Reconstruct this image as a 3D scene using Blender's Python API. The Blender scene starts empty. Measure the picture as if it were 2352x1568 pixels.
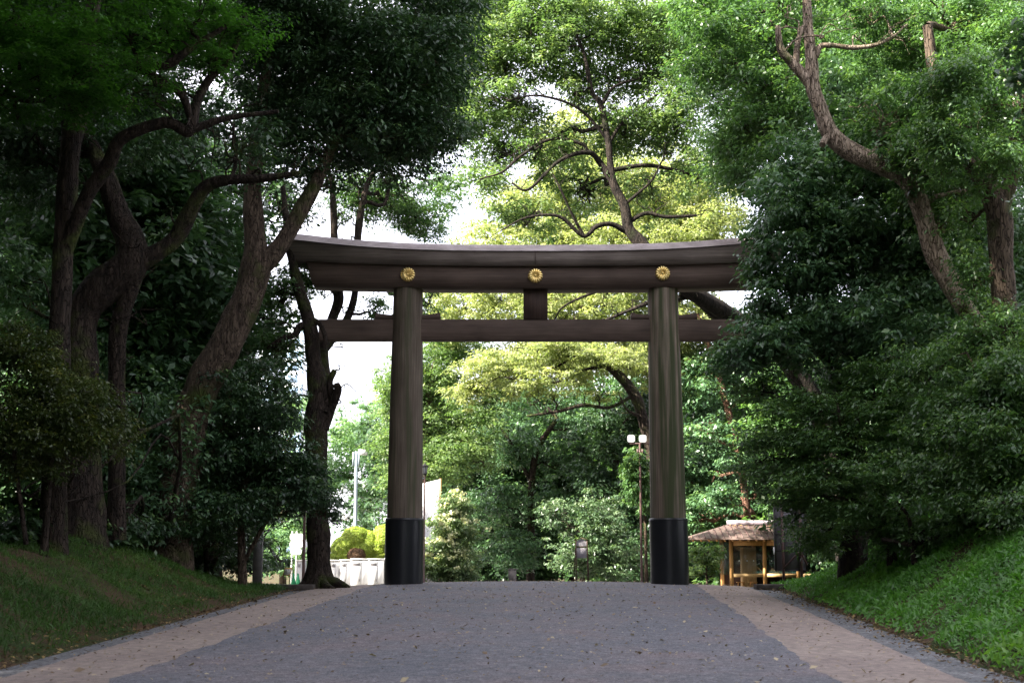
import bpy, math, random
import numpy as np
from mathutils import Vector, Matrix

# ------------------------------------------------------------------ scene, camera, light
S = bpy.context.scene
COL = S.collection
CAMZ, PX0, PY0, FPX = 0.58, 1176.0, 784.0, 3266.7
HOR = 1290.0
PITCH = math.atan((HOR - PY0) / FPX)
cam = bpy.data.cameras.new('camera'); camo = bpy.data.objects.new('camera', cam); COL.objects.link(camo)
cam.lens = 50; cam.sensor_width = 36; cam.clip_end = 3000; cam.clip_start = 0.1
camo.location = (0, 0, CAMZ); camo.rotation_euler = (math.pi/2 + PITCH, 0, 0)
cam.dof.use_dof = True; cam.dof.focus_distance = 46; cam.dof.aperture_fstop = 2.4
S.camera = camo
S.render.resolution_x = 1024; S.render.resolution_y = 682

SUN_EL, SUN_AZ = 40.0, 62.0      # azimuth measured from straight behind the camera towards the left
el, az = math.radians(SUN_EL), math.radians(SUN_AZ)
SD = Vector((-math.sin(az)*math.cos(el), -math.cos(az)*math.cos(el), math.sin(el)))
W = bpy.data.worlds.new('World'); S.world = W; W.use_nodes = True
wn = W.node_tree.nodes; wl = W.node_tree.links
sky = wn.new('ShaderNodeTexSky'); sky.sky_type = 'NISHITA'; sky.sun_disc = False
sky.sun_elevation = el
sky.sun_rotation = math.atan2(SD.x, SD.y)
sky.air_density = 1.0; sky.dust_density = 4.0; sky.ozone_density = 1.0
tcw = wn.new('ShaderNodeTexCoord'); cl = wn.new('ShaderNodeTexNoise'); cl.inputs['Scale'].default_value = 2.2; cl.inputs['Detail'].default_value = 6
wl.new(tcw.outputs['Generated'], cl.inputs['Vector'])      # thin white cloud over most of the sky
cr_ = wn.new('ShaderNodeValToRGB'); cr_.color_ramp.elements[0].position = .25; cr_.color_ramp.elements[0].color = (.6, .6, .6, 1); cr_.color_ramp.elements[1].position = .6; cr_.color_ramp.elements[1].color = (.95, .95, .95, 1)
wl.new(cl.outputs['Fac'], cr_.inputs[0]); mxw = wn.new('ShaderNodeMixRGB'); mxw.inputs[2].default_value = (2.9, 2.82, 3.12, 1)
wl.new(cr_.outputs[0], mxw.inputs[0]); wl.new(sky.outputs['Color'], mxw.inputs[1]); wl.new(mxw.outputs[0], wn['Background'].inputs['Color'])
wn['Background'].inputs['Strength'].default_value = 0.15
sun = bpy.data.lights.new('sun', 'SUN'); suno = bpy.data.objects.new('sun', sun); COL.objects.link(suno)
sun.energy = 5.0; sun.angle = math.radians(0.6); sun.color = (1.0, 0.93, 0.80)
suno.rotation_euler = SD.to_track_quat('Z', 'Y').to_euler()
S.view_settings.view_transform = 'Standard'; S.view_settings.look = 'None'
S.view_settings.exposure = 2.6; S.view_settings.gamma = 1.0
S.cycles.max_bounces = 6; S.cycles.diffuse_bounces = 3; S.cycles.transmission_bounces = 4
S.cycles.transparent_max_bounces = 4; S.cycles.glossy_bounces = 2

# ------------------------------------------------------------------ helpers
def at(px, py, D):
    u = (px-PX0)/FPX; v = (PY0-py)/FPX
    Y = math.cos(PITCH) - v*math.sin(PITCH); Z = math.sin(PITCH) + v*math.cos(PITCH)
    t = D/Y
    return np.array([u*t, D, CAMZ + Z*t])
def pm(D): return D/FPX * 1.01

def sm(a, b, x):
    t = np.clip((np.asarray(x, float)-a)/(b-a), 0, 1); return t*t*(3-2*t)
_r = np.random.RandomState(5)
_K = _r.randn(14, 3)*1.0; _P = _r.rand(14)*6.28
def noise3(p, s=1.0):
    p = np.asarray(p, float)*s
    o = np.zeros(p.shape[0])
    for k in range(14):
        q = _K[k]*(1+0.28*k)
        o += np.sin(p@q + _P[k] + 1.7*np.sin(p@_K[(k+5) % 14]*0.7))/(1+0.22*k)
    return o/3.2
def n2(x, y, s=1.0):
    x = np.asarray(x, float); y = np.asarray(y, float)
    x, y = np.broadcast_arrays(x, y)
    return noise3(np.stack([x.ravel(), y.ravel(), 0*x.ravel()+3.3], 1), s).reshape(x.shape)

_py = np.array([-60, 0, 36, 40, 43, 46, 49, 53, 58, 70, 84, 95, 120, 900.])
_pz = np.array([-2.2, -1.05, -0.21, -0.125, -0.06, -0.03, -0.055, -0.15, -0.32, -0.87, -1.30, -1.5, -1.6, -1.6])
def zprof(y):
    y = np.asarray(y, float); o = 0
    for d in (-1.2, -.6, 0, .6, 1.2): o = o + np.interp(y+d, _py, _pz)
    return o/5
def xc(y): return np.interp(y, [0, 15, 45, 60, 900], [-0.9, -0.5, 0.74, 1.1, 1.1])
def edge(y, k):     # lateral lines of the approach: 'al' asphalt left ... 'gr' grass right
    y = np.asarray(y, float)
    T = {'al': ([-10, 15, 45, 60], [-4.5, -4.45, -4.25, -4.2]), 'tl': ([-10, 60], [-6.0, -6.0]), 'gl': ([-10, 45, 60], [-6.75, -6.6, -6.6]),
         'ar': ([-10, 15, 45, 60], [1.8, 3.53, 5.7, 6.8]), 'tr': ([-10, 15, 45, 60], [3.3, 5.1, 7.35, 8.5]), 'gr': ([-10, 15, 45, 60], [4.0, 5.95, 8.3, 9.5])}[k]
    return np.interp(y, *T)
def zroad(x, y):
    d = np.abs(np.asarray(x, float)-xc(y))
    return zprof(y) - 0.10*np.minimum(d/5.5, 1.35)**2
def zg(x, y):
    x = np.asarray(x, float); y = np.asarray(y, float)
    z = zroad(x, y)
    dl = edge(y, 'gl')-x; dr = x-edge(y, 'gr')
    fl = 1-sm(35, 46, y+0.25*np.maximum(dl, 0)*0); fr = 1-sm(40, 49, y)
    bl = (0.12*sm(0, .35, dl) + 1.35*sm(0.0, 3.6, dl) + 0.4*sm(4, 16, dl))*fl
    br = (0.15*sm(0, .35, dr) + 1.85*sm(0.0, 3.6, dr) + 0.8*sm(3, 14, dr))*fr
    nz = 0.10*n2(x, y, 0.9) + 0.04*n2(x, y, 3.1)
    return z + bl + br + nz*(sm(0.2, 1.8, dl) + sm(0.2, 1.8, dr))*(1-sm(48, 60, y)*.6)
def gz(x, y): return float(zg(x, y))

class MB:
    def __init__(s): s.V = []; s.F = []; s.n = 0; s.A = []; s.vary = False
    def add(s, V, F, a=None):
        V = np.asarray(V, float); F = np.asarray(F, int)
        s.V.append(V); s.F.append(F + s.n); s.n += len(V)
        s.A.append(np.zeros(len(F)) if a is None else np.asarray(a, float))
        if a is not None: s.vary = True
        return s
    def box(s, x0, x1, y0, y1, z0, z1):
        V = [(x, y, z) for x in (x0, x1) for y in (y0, y1) for z in (z0, z1)]
        F = [(0,1,3,2), (4,6,7,5), (0,4,5,1), (2,3,7,6), (0,2,6,4), (1,5,7,3)]
        return s.add(V, F)
    def beam(s, p, q, w, h, up=(0,0,1)):       # box from p to q, w across, h along up
        p = np.array(p, float); q = np.array(q, float); d = q-p; L = np.linalg.norm(d); d = d/L
        up = np.array(up, float); a = np.cross(d, up); a /= np.linalg.norm(a); b = np.cross(a, d)
        V = []
        for e in (p, q):
            for i, j in ((-1,-1), (1,-1), (1,1), (-1,1)): V.append(e + a*i*w/2 + b*j*h/2)
        return s.add(V, [(0,1,2,3), (7,6,5,4), (0,4,5,1), (1,5,6,2), (2,6,7,3), (3,7,4,0)])
    def tube(s, P, R, n=10, rough=0.0, sd=0, caps=True, squash=1.0):
        P = np.asarray(P, float); R = np.asarray(R, float)
        N = len(P); T = np.gradient(P, axis=0); T /= np.linalg.norm(T, axis=1)[:, None]+1e-9
        ref = np.array([0.3, 1.0, 0.1]) if abs(T[0][1]) < .9 else np.array([1., 0, 0])
        A = []; a = np.cross(T[0], ref); a /= np.linalg.norm(a)
        for i in range(N):
            a = a - T[i]*np.dot(a, T[i]); a /= np.linalg.norm(a)+1e-9; A.append(a)
        A = np.array(A); B = np.cross(T, A)
        th = np.arange(n)*2*math.pi/n
        ring = P[:, None] + R[:, None, None]*(np.cos(th)[None, :, None]*A[:, None] + np.sin(th)[None, :, None]*B[:, None])
        if rough > 0:
            q = ring.reshape(-1, 3)
            k = (noise3(q+sd, 1.1)*1.0 + noise3(q+sd*1.7, 3.0)*.45)*rough
            c = np.repeat(P, n, 0)
            q = c + (q-c)*(1+k)[:, None]; ring = q.reshape(N, n, 3)
        V = ring.reshape(-1, 3)
        i = np.arange(N-1)[:, None]*n; j = np.arange(n)[None]; j2 = (j+1) % n
        F = np.stack([i+j, i+j2, i+n+j2, i+n+j], -1).reshape(-1, 4)
        s.add(V, F)
        if caps:
            for e, o in ((0, -1), (N-1, 1)):
                c = P[e]; Vc = np.vstack([ring[e], c])
                k = np.arange(n)
                Fc = np.stack([k, (k+1) % n, np.full(n, n), np.full(n, n)], 1)
                s.add(Vc, Fc[:, :3] if o > 0 else Fc[:, [1, 0, 2]])
        return s
    def lathe(s, c, prof, n=24, lean=(0, 0)):
        c = np.array(c, float); th = np.arange(n)*2*math.pi/n; V = []
        for (r, z) in prof: V.append(np.stack([c[0]+lean[0]*z+r*np.cos(th), c[1]+lean[1]*z+r*np.sin(th), np.full(n, c[2]+z)], 1))
        V = np.vstack(V); N = len(prof)
        i = np.arange(N-1)[:, None]*n; j = np.arange(n)[None]; j2 = (j+1) % n
        return s.add(V, np.stack([i+j, i+j2, i+n+j2, i+n+j], -1).reshape(-1, 4))
    def build(s, name, mat, parent=None, smooth=False, origin=None):
        V = np.vstack(s.V)
        if origin is None: origin = (0, 0, 0) if parent is None else worldloc(parent)
        V = V - np.array(origin, float)
        me = bpy.data.meshes.new(name)
        cnt = np.concatenate([np.full(len(f), f.shape[1]) for f in s.F]); li = np.concatenate([f.ravel() for f in s.F])
        me.vertices.add(len(V)); me.vertices.foreach_set('co', V.astype(np.float32).ravel())
        me.loops.add(len(li)); me.loops.foreach_set('vertex_index', li.astype(np.int32))
        me.polygons.add(len(cnt)); st = np.concatenate([[0], np.cumsum(cnt)[:-1]])
        me.polygons.foreach_set('loop_start', st.astype(np.int32)); me.polygons.foreach_set('loop_total', cnt.astype(np.int32))
        if smooth: me.polygons.foreach_set('use_smooth', np.ones(len(cnt), bool))
        me.update(calc_edges=True)
        if s.vary:
            a = me.attributes.new('var', 'FLOAT', 'FACE'); a.data.foreach_set('value', np.concatenate(s.A).astype(np.float32))
        me.materials.append(mat)
        o = bpy.data.objects.new(name, me); COL.objects.link(o)
        if parent is not None: o.parent = parent
        else: o.location = origin
        return o
def worldloc(p):
    v = Vector((0, 0, 0))
    while p is not None: v = v + p.location; p = p.parent
    return tuple(v)
def tag(o, label=None, cat=None, group=None, kind=None):
    if label: o['label'] = label
    if cat: o['category'] = cat
    if group: o['group'] = group
    if kind: o['kind'] = kind
    return o
def thing(name, loc, label, cat, group=None):
    o = bpy.data.objects.new(name, None); COL.objects.link(o); o.location = tuple(float(c) for c in loc); o.empty_display_size = .3
    return tag(o, label, cat, group)

# ------------------------------------------------------------------ materials
def newmat(name):
    m = bpy.data.materials.new(name); m.use_nodes = True
    return m, m.node_tree.nodes, m.node_tree.links, m.node_tree.nodes['Principled BSDF']
def nmat(name, cols, scale=5, rough=0.8, bump=0.0, bscale=None, stretch=None, detail=6, spec=0.3, metal=0.0, pos=None, coat=0):
    m, n, l, b = newmat(name)
    tc = n.new('ShaderNodeTexCoord'); mp = n.new('ShaderNodeMapping'); l.new(tc.outputs['Object'], mp.inputs[0])
    if stretch: mp.inputs['Scale'].default_value = stretch
    t = n.new('ShaderNodeTexNoise'); t.inputs['Scale'].default_value = scale; t.inputs['Detail'].default_value = detail
    l.new(mp.outputs[0], t.inputs['Vector'])
    r = n.new('ShaderNodeValToRGB'); l.new(t.outputs['Fac'], r.inputs[0])
    e = r.color_ramp.elements; e[0].color = (*cols[0], 1); e[1].color = (*cols[-1], 1); e[0].position = .3; e[1].position = .7
    for i, c in enumerate(cols[1:-1]): x = e.new(.3+.4*(i+1)/(len(cols)-1)); x.color = (*c, 1)
    l.new(r.outputs[0], b.inputs['Base Color'])
    b.inputs['Roughness'].default_value = rough; b.inputs['Specular IOR Level'].default_value = spec; b.inputs['Metallic'].default_value = metal
    if bump:
        t2 = n.new('ShaderNodeTexNoise'); t2.inputs['Scale'].default_value = bscale or scale*3; t2.inputs['Detail'].default_value = 8
        l.new(mp.outputs[0], t2.inputs['Vector'])
        bp = n.new('ShaderNodeBump'); bp.inputs['Strength'].default_value = bump; bp.inputs['Distance'].default_value = .03
        l.new(t2.outputs['Fac'], bp.inputs['Height']); l.new(bp.outputs[0], b.inputs['Normal'])
    return m
def leafmat(name, dark, light, young=None, gloss=0.45, trans=0.35, spec=0.5):
    m, n, l, b = newmat(name)
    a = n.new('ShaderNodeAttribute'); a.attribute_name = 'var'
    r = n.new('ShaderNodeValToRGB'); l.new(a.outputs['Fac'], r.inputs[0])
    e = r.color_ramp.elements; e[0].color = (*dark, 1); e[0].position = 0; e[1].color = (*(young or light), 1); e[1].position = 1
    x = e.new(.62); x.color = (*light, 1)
    l.new(r.outputs[0], b.inputs['Base Color'])
    b.inputs['Roughness'].default_value = gloss; b.inputs['Specular IOR Level'].default_value = spec
    tr = n.new('ShaderNodeBsdfTranslucent')
    hs = n.new('ShaderNodeMixRGB'); hs.blend_type = 'MULTIPLY'; hs.inputs[0].default_value = 1; hs.inputs[2].default_value = (1.35, 1.45, .75, 1)
    l.new(r.outputs[0], hs.inputs[1]); l.new(hs.outputs[0], tr.inputs['Color'])
    mx = n.new('ShaderNodeMixShader'); mx.inputs[0].default_value = trans
    l.new(b.outputs[0], mx.inputs[1]); l.new(tr.outputs[0], mx.inputs[2]); l.new(mx.outputs[0], n['Material Output'].inputs['Surface'])
    return m
def barkmat(name, c0, c1, moss=0.4, mossc=(.06, .075, .02)):
    m, n, l, b = newmat(name)
    tc = n.new('ShaderNodeTexCoord'); mp = n.new('ShaderNodeMapping'); mp.inputs['Scale'].default_value = (1, 1, .22)
    l.new(tc.outputs['Object'], mp.inputs[0])
    v = n.new('ShaderNodeTexVoronoi'); v.inputs['Scale'].default_value = 17; v.inputs['Randomness'].default_value = 1; v.feature = 'DISTANCE_TO_EDGE'; tw = n.new('ShaderNodeTexNoise'); tw.inputs['Scale'].default_value = 6; l.new(mp.outputs[0], tw.inputs['Vector'])
    aw = n.new('ShaderNodeVectorMath'); aw.operation = 'MULTIPLY_ADD'; aw.inputs[1].default_value = (.22, .22, .22); l.new(tw.outputs['Color'], aw.inputs[0]); l.new(mp.outputs[0], aw.inputs[2]); l.new(aw.outputs[0], v.inputs['Vector'])
    t = n.new('ShaderNodeTexNoise'); t.inputs['Scale'].default_value = 9; t.inputs['Detail'].default_value = 8; l.new(mp.outputs[0], t.inputs['Vector'])
    t2 = n.new('ShaderNodeTexNoise'); t2.inputs['Scale'].default_value = 1.3; t2.inputs['Detail'].default_value = 5; l.new(tc.outputs['Object'], t2.inputs['Vector'])
    r = n.new('ShaderNodeValToRGB'); l.new(t.outputs['Fac'], r.inputs[0])
    r.color_ramp.elements[0].color = (*c0, 1); r.color_ramp.elements[0].position = .32; r.color_ramp.elements[1].color = (*c1, 1); r.color_ramp.elements[1].position = .68
    r3 = n.new('ShaderNodeValToRGB'); r3.color_ramp.elements[0].position = .0; r3.color_ramp.elements[1].position = .09
    r3.color_ramp.elements[0].color = (.34, .30, .28, 1); l.new(v.outputs['Distance'], r3.inputs[0])
    mu = n.new('ShaderNodeMixRGB'); mu.blend_type = 'MULTIPLY'; mu.inputs[0].default_value = .8
    l.new(r.outputs[0], mu.inputs[1]); l.new(r3.outputs[0], mu.inputs[2])
    r2 = n.new('ShaderNodeValToRGB'); r2.color_ramp.elements[0].position = .62-.25*moss; r2.color_ramp.elements[1].position = .74-.2*moss; l.new(t2.outputs['Fac'], r2.inputs[0])
    mx = n.new('ShaderNodeMixRGB'); mx.inputs[2].default_value = (*mossc, 1); l.new(r2.outputs[0], mx.inputs[0]); l.new(mu.outputs[0], mx.inputs[1])
    l.new(mx.outputs[0], b.inputs['Base Color']); b.inputs['Roughness'].default_value = .9; b.inputs['Specular IOR Level'].default_value = .2
    bp = n.new('ShaderNodeBump'); bp.inputs['Strength'].default_value = 1.0; bp.inputs['Distance'].default_value = .09
    ad = n.new('ShaderNodeMath'); ad.operation = 'ADD'; l.new(r3.outputs[0], ad.inputs[0]); l.new(t.outputs['Fac'], ad.inputs[1])
    l.new(ad.outputs[0], bp.inputs['Height']); l.new(bp.outputs[0], b.inputs['Normal'])
    return m

BARK = barkmat('bark_brown', (.050, .036, .026), (.15, .112, .082), .3)
BARKD = barkmat('bark_dark', (.020, .015, .012), (.060, .044, .034), .4)
BARKK = barkmat('bark_black', (.012, .010, .009), (.042, .032, .026), .2, (.025, .028, .014))
BARKP = barkmat('bark_pale', (.16, .12, .09), (.40, .32, .25), .1)
BARKR = barkmat('bark_reddish', (.09, .045, .03), (.22, .12, .085), .1)
LF_DARK = leafmat('leaf_dark', (.018, .044, .022), (.050, .105, .042), (.11, .18, .05), .4, .25, .5)
LF_BLUE = leafmat('leaf_bluish', (.035, .085, .045), (.095, .185, .085), (.18, .30, .09), .36, .28, .55)
LF_MID = leafmat('leaf_mid', (.035, .085, .032), (.095, .185, .060), (.19, .29, .07), .36, .38, .55)
LF_CAM = leafmat('leaf_camphor', (.06, .12, .04), (.14, .21, .085), (.27, .33, .14), .45, .5, .45)
LF_YEL = leafmat('leaf_yellow', (.14, .19, .08), (.30, .33, .15), (.50, .49, .27), .5, .5, .4)
LF_MAPLE = leafmat('leaf_maple', (.03, .09, .014), (.055, .16, .022), (.10, .26, .04), .5, .5, .4)
LF_OLIVE = leafmat('leaf_olive', (.025, .045, .012), (.07, .10, .022), (.17, .17, .03), .42, .3, .5)
LF_PALE = leafmat('leaf_pale', (.06, .11, .05), (.17, .24, .11), (.34, .38, .24), .4, .35, .6)
LF_PALE2 = leafmat('leaf_silvery', (.03, .07, .03), (.09, .15, .07), (.22, .27, .17), .4, .3, .6)
LF_HAZY = leafmat('leaf_far_haze_tint', (.07, .15, .08), (.16, .27, .12), (.24, .36, .16), .6, .4, .3)  # paler leaf colours stand in for haze over the distance
LF_HEDGE = leafmat('leaf_hedge', (.20, .30, .04), (.34, .42, .07), (.42, .44, .08), .5, .4, .4)
LF_BROWN = leafmat('leaf_brown', (.08, .045, .03), (.16, .09, .05), (.24, .15, .08), .6, .3, .3)
LF_FLOWER = leafmat('flower_cream', (.40, .42, .26), (.62, .62, .42), (.75, .74, .56), .6, .3, .3)
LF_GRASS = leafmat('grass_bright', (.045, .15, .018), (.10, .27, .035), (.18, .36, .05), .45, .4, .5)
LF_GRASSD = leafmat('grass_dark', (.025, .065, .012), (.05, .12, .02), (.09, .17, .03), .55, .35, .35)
LF_LITTER2 = leafmat('litter_pale', (.16, .10, .06), (.34, .26, .18), (.60, .50, .34), .7, .1, .3)
LF_LITTER = leafmat('litter', (.06, .032, .018), (.15, .09, .05), (.36, .25, .10), .7, .1, .3)

# ------------------------------------------------------------------ ground
def grid(xs, ys, fz):
    X, Y = np.meshgrid(xs, ys); Z = fz(X, Y)
    V = np.stack([X.ravel(), Y.ravel(), Z.ravel()], 1); nx = len(xs); ny = len(ys)
    i = np.arange(ny-1)[:, None]*nx; j = np.arange(nx-1)[None]
    return V, np.stack([i+j, i+j+1, i+nx+j+1, i+nx+j], -1).reshape(-1, 4)
def gmat():
    m, n, l, b = newmat('soil')
    tc = n.new('ShaderNodeTexCoord')
    t = n.new('ShaderNodeTexNoise'); t.inputs['Scale'].default_value = .8; t.inputs['Detail'].default_value = 8; l.new(tc.outputs['Object'], t.inputs['Vector'])
    t2 = n.new('ShaderNodeTexNoise'); t2.inputs['Scale'].default_value = 22; t2.inputs['Detail'].default_value = 6; l.new(tc.outputs['Object'], t2.inputs['Vector'])
    r = n.new('ShaderNodeValToRGB'); e = r.color_ramp.elements
    e[0].color = (.035, .05, .016, 1); e[0].position = .40; e[1].color = (.075, .050, .032, 1); e[1].position = .58; l.new(t.outputs['Fac'], r.inputs[0])
    r2 = n.new('ShaderNodeValToRGB'); r2.color_ramp.elements[0].color = (.5, .5, .5, 1); r2.color_ramp.elements[1].color = (1.5, 1.4, 1.3, 1); r2.color_ramp.elements[0].position = .35; r2.color_ramp.elements[1].position = .65
    l.new(t2.outputs['Fac'], r2.inputs[0])
    mu = n.new('ShaderNodeMixRGB'); mu.blend_type = 'MULTIPLY'; mu.inputs[0].default_value = 1; l.new(r.outputs[0], mu.inputs[1]); l.new(r2.outputs[0], mu.inputs[2])
    l.new(mu.outputs[0], b.inputs['Base Color']); b.inputs['Roughness'].default_value = .95; b.inputs['Specular IOR Level'].default_value = .15
    bp = n.new('ShaderNodeBump'); bp.inputs['Strength'].default_value = .8; bp.inputs['Distance'].default_value = .04; l.new(t2.outputs['Fac'], bp.inputs['Height']); l.new(bp.outputs[0], b.inputs['Normal'])
    return m
xs = np.concatenate([[-900, -300, -120, -70, -45, -30], np.arange(-24, 24.1, .4), [30, 45, 70, 120, 300, 900]])
ys = np.concatenate([[-80, -40, -20], np.arange(-10, 60, .5), np.arange(60, 130, 3), [150, 200, 300, 500, 1200]])
def fground(X, Y):
    z = zg(X, Y); on = (X > edge(Y, 'gl')+.1) & (X < edge(Y, 'gr')-.1) & (Y < 125)
    return z - np.where(on, 0.06, 0.0)
SOIL = gmat()
V, F = grid(xs, ys, fground); g = MB(); g.add(V, F); tag(g.build('ground', SOIL, smooth=True), kind='structure')

def roadmat(name, cols, speck, sc=90, patch=.35, rough=.85, streak=False):
    m, n, l, b = newmat(name)
    tc = n.new('ShaderNodeTexCoord')
    t = n.new('ShaderNodeTexNoise'); t.inputs['Scale'].default_value = patch; t.inputs['Detail'].default_value = 7; t.inputs['Roughness'].default_value = .62; l.new(tc.outputs['Object'], t.inputs['Vector'])
    r = n.new('ShaderNodeValToRGB'); e = r.color_ramp.elements; e[0].color = (*cols[0], 1); e[0].position = .35; e[1].color = (*cols[-1], 1); e[1].position = .65
    if len(cols) > 2: x = e.new(.5); x.color = (*cols[1], 1)
    l.new(t.outputs['Fac'], r.inputs[0])
    v = n.new('ShaderNodeTexVoronoi'); v.inputs['Scale'].default_value = sc; l.new(tc.outputs['Object'], v.inputs['Vector'])
    r2 = n.new('ShaderNodeValToRGB'); r2.color_ramp.elements[0].color = (1-speck,)*3+(1,); r2.color_ramp.elements[1].color = (1+speck,)*3+(1,)
    l.new(v.outputs['Color'], r2.inputs[0])
    t3 = n.new('ShaderNodeTexNoise'); t3.inputs['Scale'].default_value = 7; t3.inputs['Detail'].default_value = 6; l.new(tc.outputs['Object'], t3.inputs['Vector'])
    r4 = n.new('ShaderNodeValToRGB'); r4.color_ramp.elements[0].position = .35; r4.color_ramp.elements[1].position = .7; r4.color_ramp.elements[0].color = (.72, .72, .74, 1); r4.color_ramp.elements[1].color = (1.2, 1.18, 1.15, 1)
    l.new(t3.outputs['Fac'], r4.inputs[0])
    mu = n.new('ShaderNodeMixRGB'); mu.blend_type = 'MULTIPLY'; mu.inputs[0].default_value = 1; l.new(r.outputs[0], mu.inputs[1]); l.new(r2.outputs[0], mu.inputs[2])
    mu2 = n.new('ShaderNodeMixRGB'); mu2.blend_type = 'MULTIPLY'; mu2.inputs[0].default_value = 1; l.new(mu.outputs[0], mu2.inputs[1]); l.new(r4.outputs[0], mu2.inputs[2])
    l.new(mu2.outputs[0], b.inputs['Base Color']); b.inputs['Roughness'].default_value = rough; b.inputs['Specular IOR Level'].default_value = .3
    bp = n.new('ShaderNodeBump'); bp.inputs['Strength'].default_value = .6; bp.inputs['Distance'].default_value = .012; l.new(v.outputs['Distance'], bp.inputs['Height']); l.new(bp.outputs[0], b.inputs['Normal'])
    return m
ASPH = roadmat('asphalt_fine_gravel', [(.145, .148, .172), (.17, .164, .183), (.195, .168, .180)], .6, 45, .6)
TANP = roadmat('tan_path', [(.29, .235, .215), (.355, .29, .255)], .18, 70, .5)
GRAV = roadmat('grey_gravel', [(.12, .125, .135), (.20, .20, .21)], .6, 28, 1.2)
def strip(name, a, b_, wob, dz, y0, y1, mat, n=10, wa=.05, wb=.05):
    ys = np.arange(y0, y1+.01, .25)
    ea = a(ys) + wa*wob(ys, 1.0); eb = b_(ys) + wb*wob(ys, 7.0)
    t = np.linspace(0, 1, n)
    X = ea[:, None]*(1-t) + eb[:, None]*t; Y = np.repeat(ys[:, None], n, 1); Z = zroad(X, Y) + dz
    V = np.stack([X.ravel(), Y.ravel(), Z.ravel()], 1)
    i = np.arange(len(ys)-1)[:, None]*n; j = np.arange(n-1)[None]
    g = MB(); g.add(V, np.stack([i+j, i+j+1, i+n+j+1, i+n+j], -1).reshape(-1, 4))
    return tag(g.build(name, mat, smooth=True), kind='structure')
wob = lambda y, s: n2(y*1.0, s, 1.1)*1.0 + n2(y*3.5, s+2, 1.2)*.4
strip('gravel_verge', lambda y: edge(y, 'gl')-.5, lambda y: edge(y, 'tl')+.3, wob, -.03, -12, 70, GRAV, 6, 0, 0)
strip('gravel_verge', lambda y: edge(y, 'tr')-.3, lambda y: edge(y, 'gr')+.5, wob, -.03, -12, 70, GRAV, 6, 0, 0)
strip('footpath', lambda y: edge(y, 'tl'), lambda y: edge(y, 'al')+.4, wob, -.012, -12, 100, TANP, 8, .03, 0)
strip('footpath', lambda y: edge(y, 'ar')-.4, lambda y: edge(y, 'tr'), wob, -.012, -12, 100, TANP, 8, 0, .04)
strip('road', lambda y: edge(y, 'al'), lambda y: edge(y, 'ar'), wob, 0, -12, 110, ASPH, 34, .10, .10)
# open forecourt beyond the gate
pav = MB(); V, F = grid(np.arange(-45, -6.2, 1.5), np.arange(46, 125, 1.5), lambda X, Y: zg(X, Y)+.02); pav.add(V, F)
tag(pav.build('pavement', roadmat('pale_paving', [(.34, .32, .29), (.42, .39, .35)], .1, 30), smooth=True), kind='structure')

# ------------------------------------------------------------------ foliage and trees
def spline(P, k=6):
    P = np.asarray(P, float)
    if len(P) < 3:
        t = np.linspace(0, 1, k+1)[:, None]; return P[0]*(1-t)+P[-1]*t
    Q = np.vstack([2*P[0]-P[1], P, 2*P[-1]-P[-2]]); out = []
    for i in range(1, len(Q)-2):
        a, b, c, d = Q[i-1], Q[i], Q[i+1], Q[i+2]
        for t in np.arange(k)/k:
            out.append(.5*((2*b)+(-a+c)*t+(2*a-5*b+4*c-d)*t*t+(-a+3*b-3*c+d)*t**3))
    out.append(P[-1]); return np.array(out)
def unit(v): return v/(np.linalg.norm(v, axis=-1, keepdims=True)+1e-9)

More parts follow.
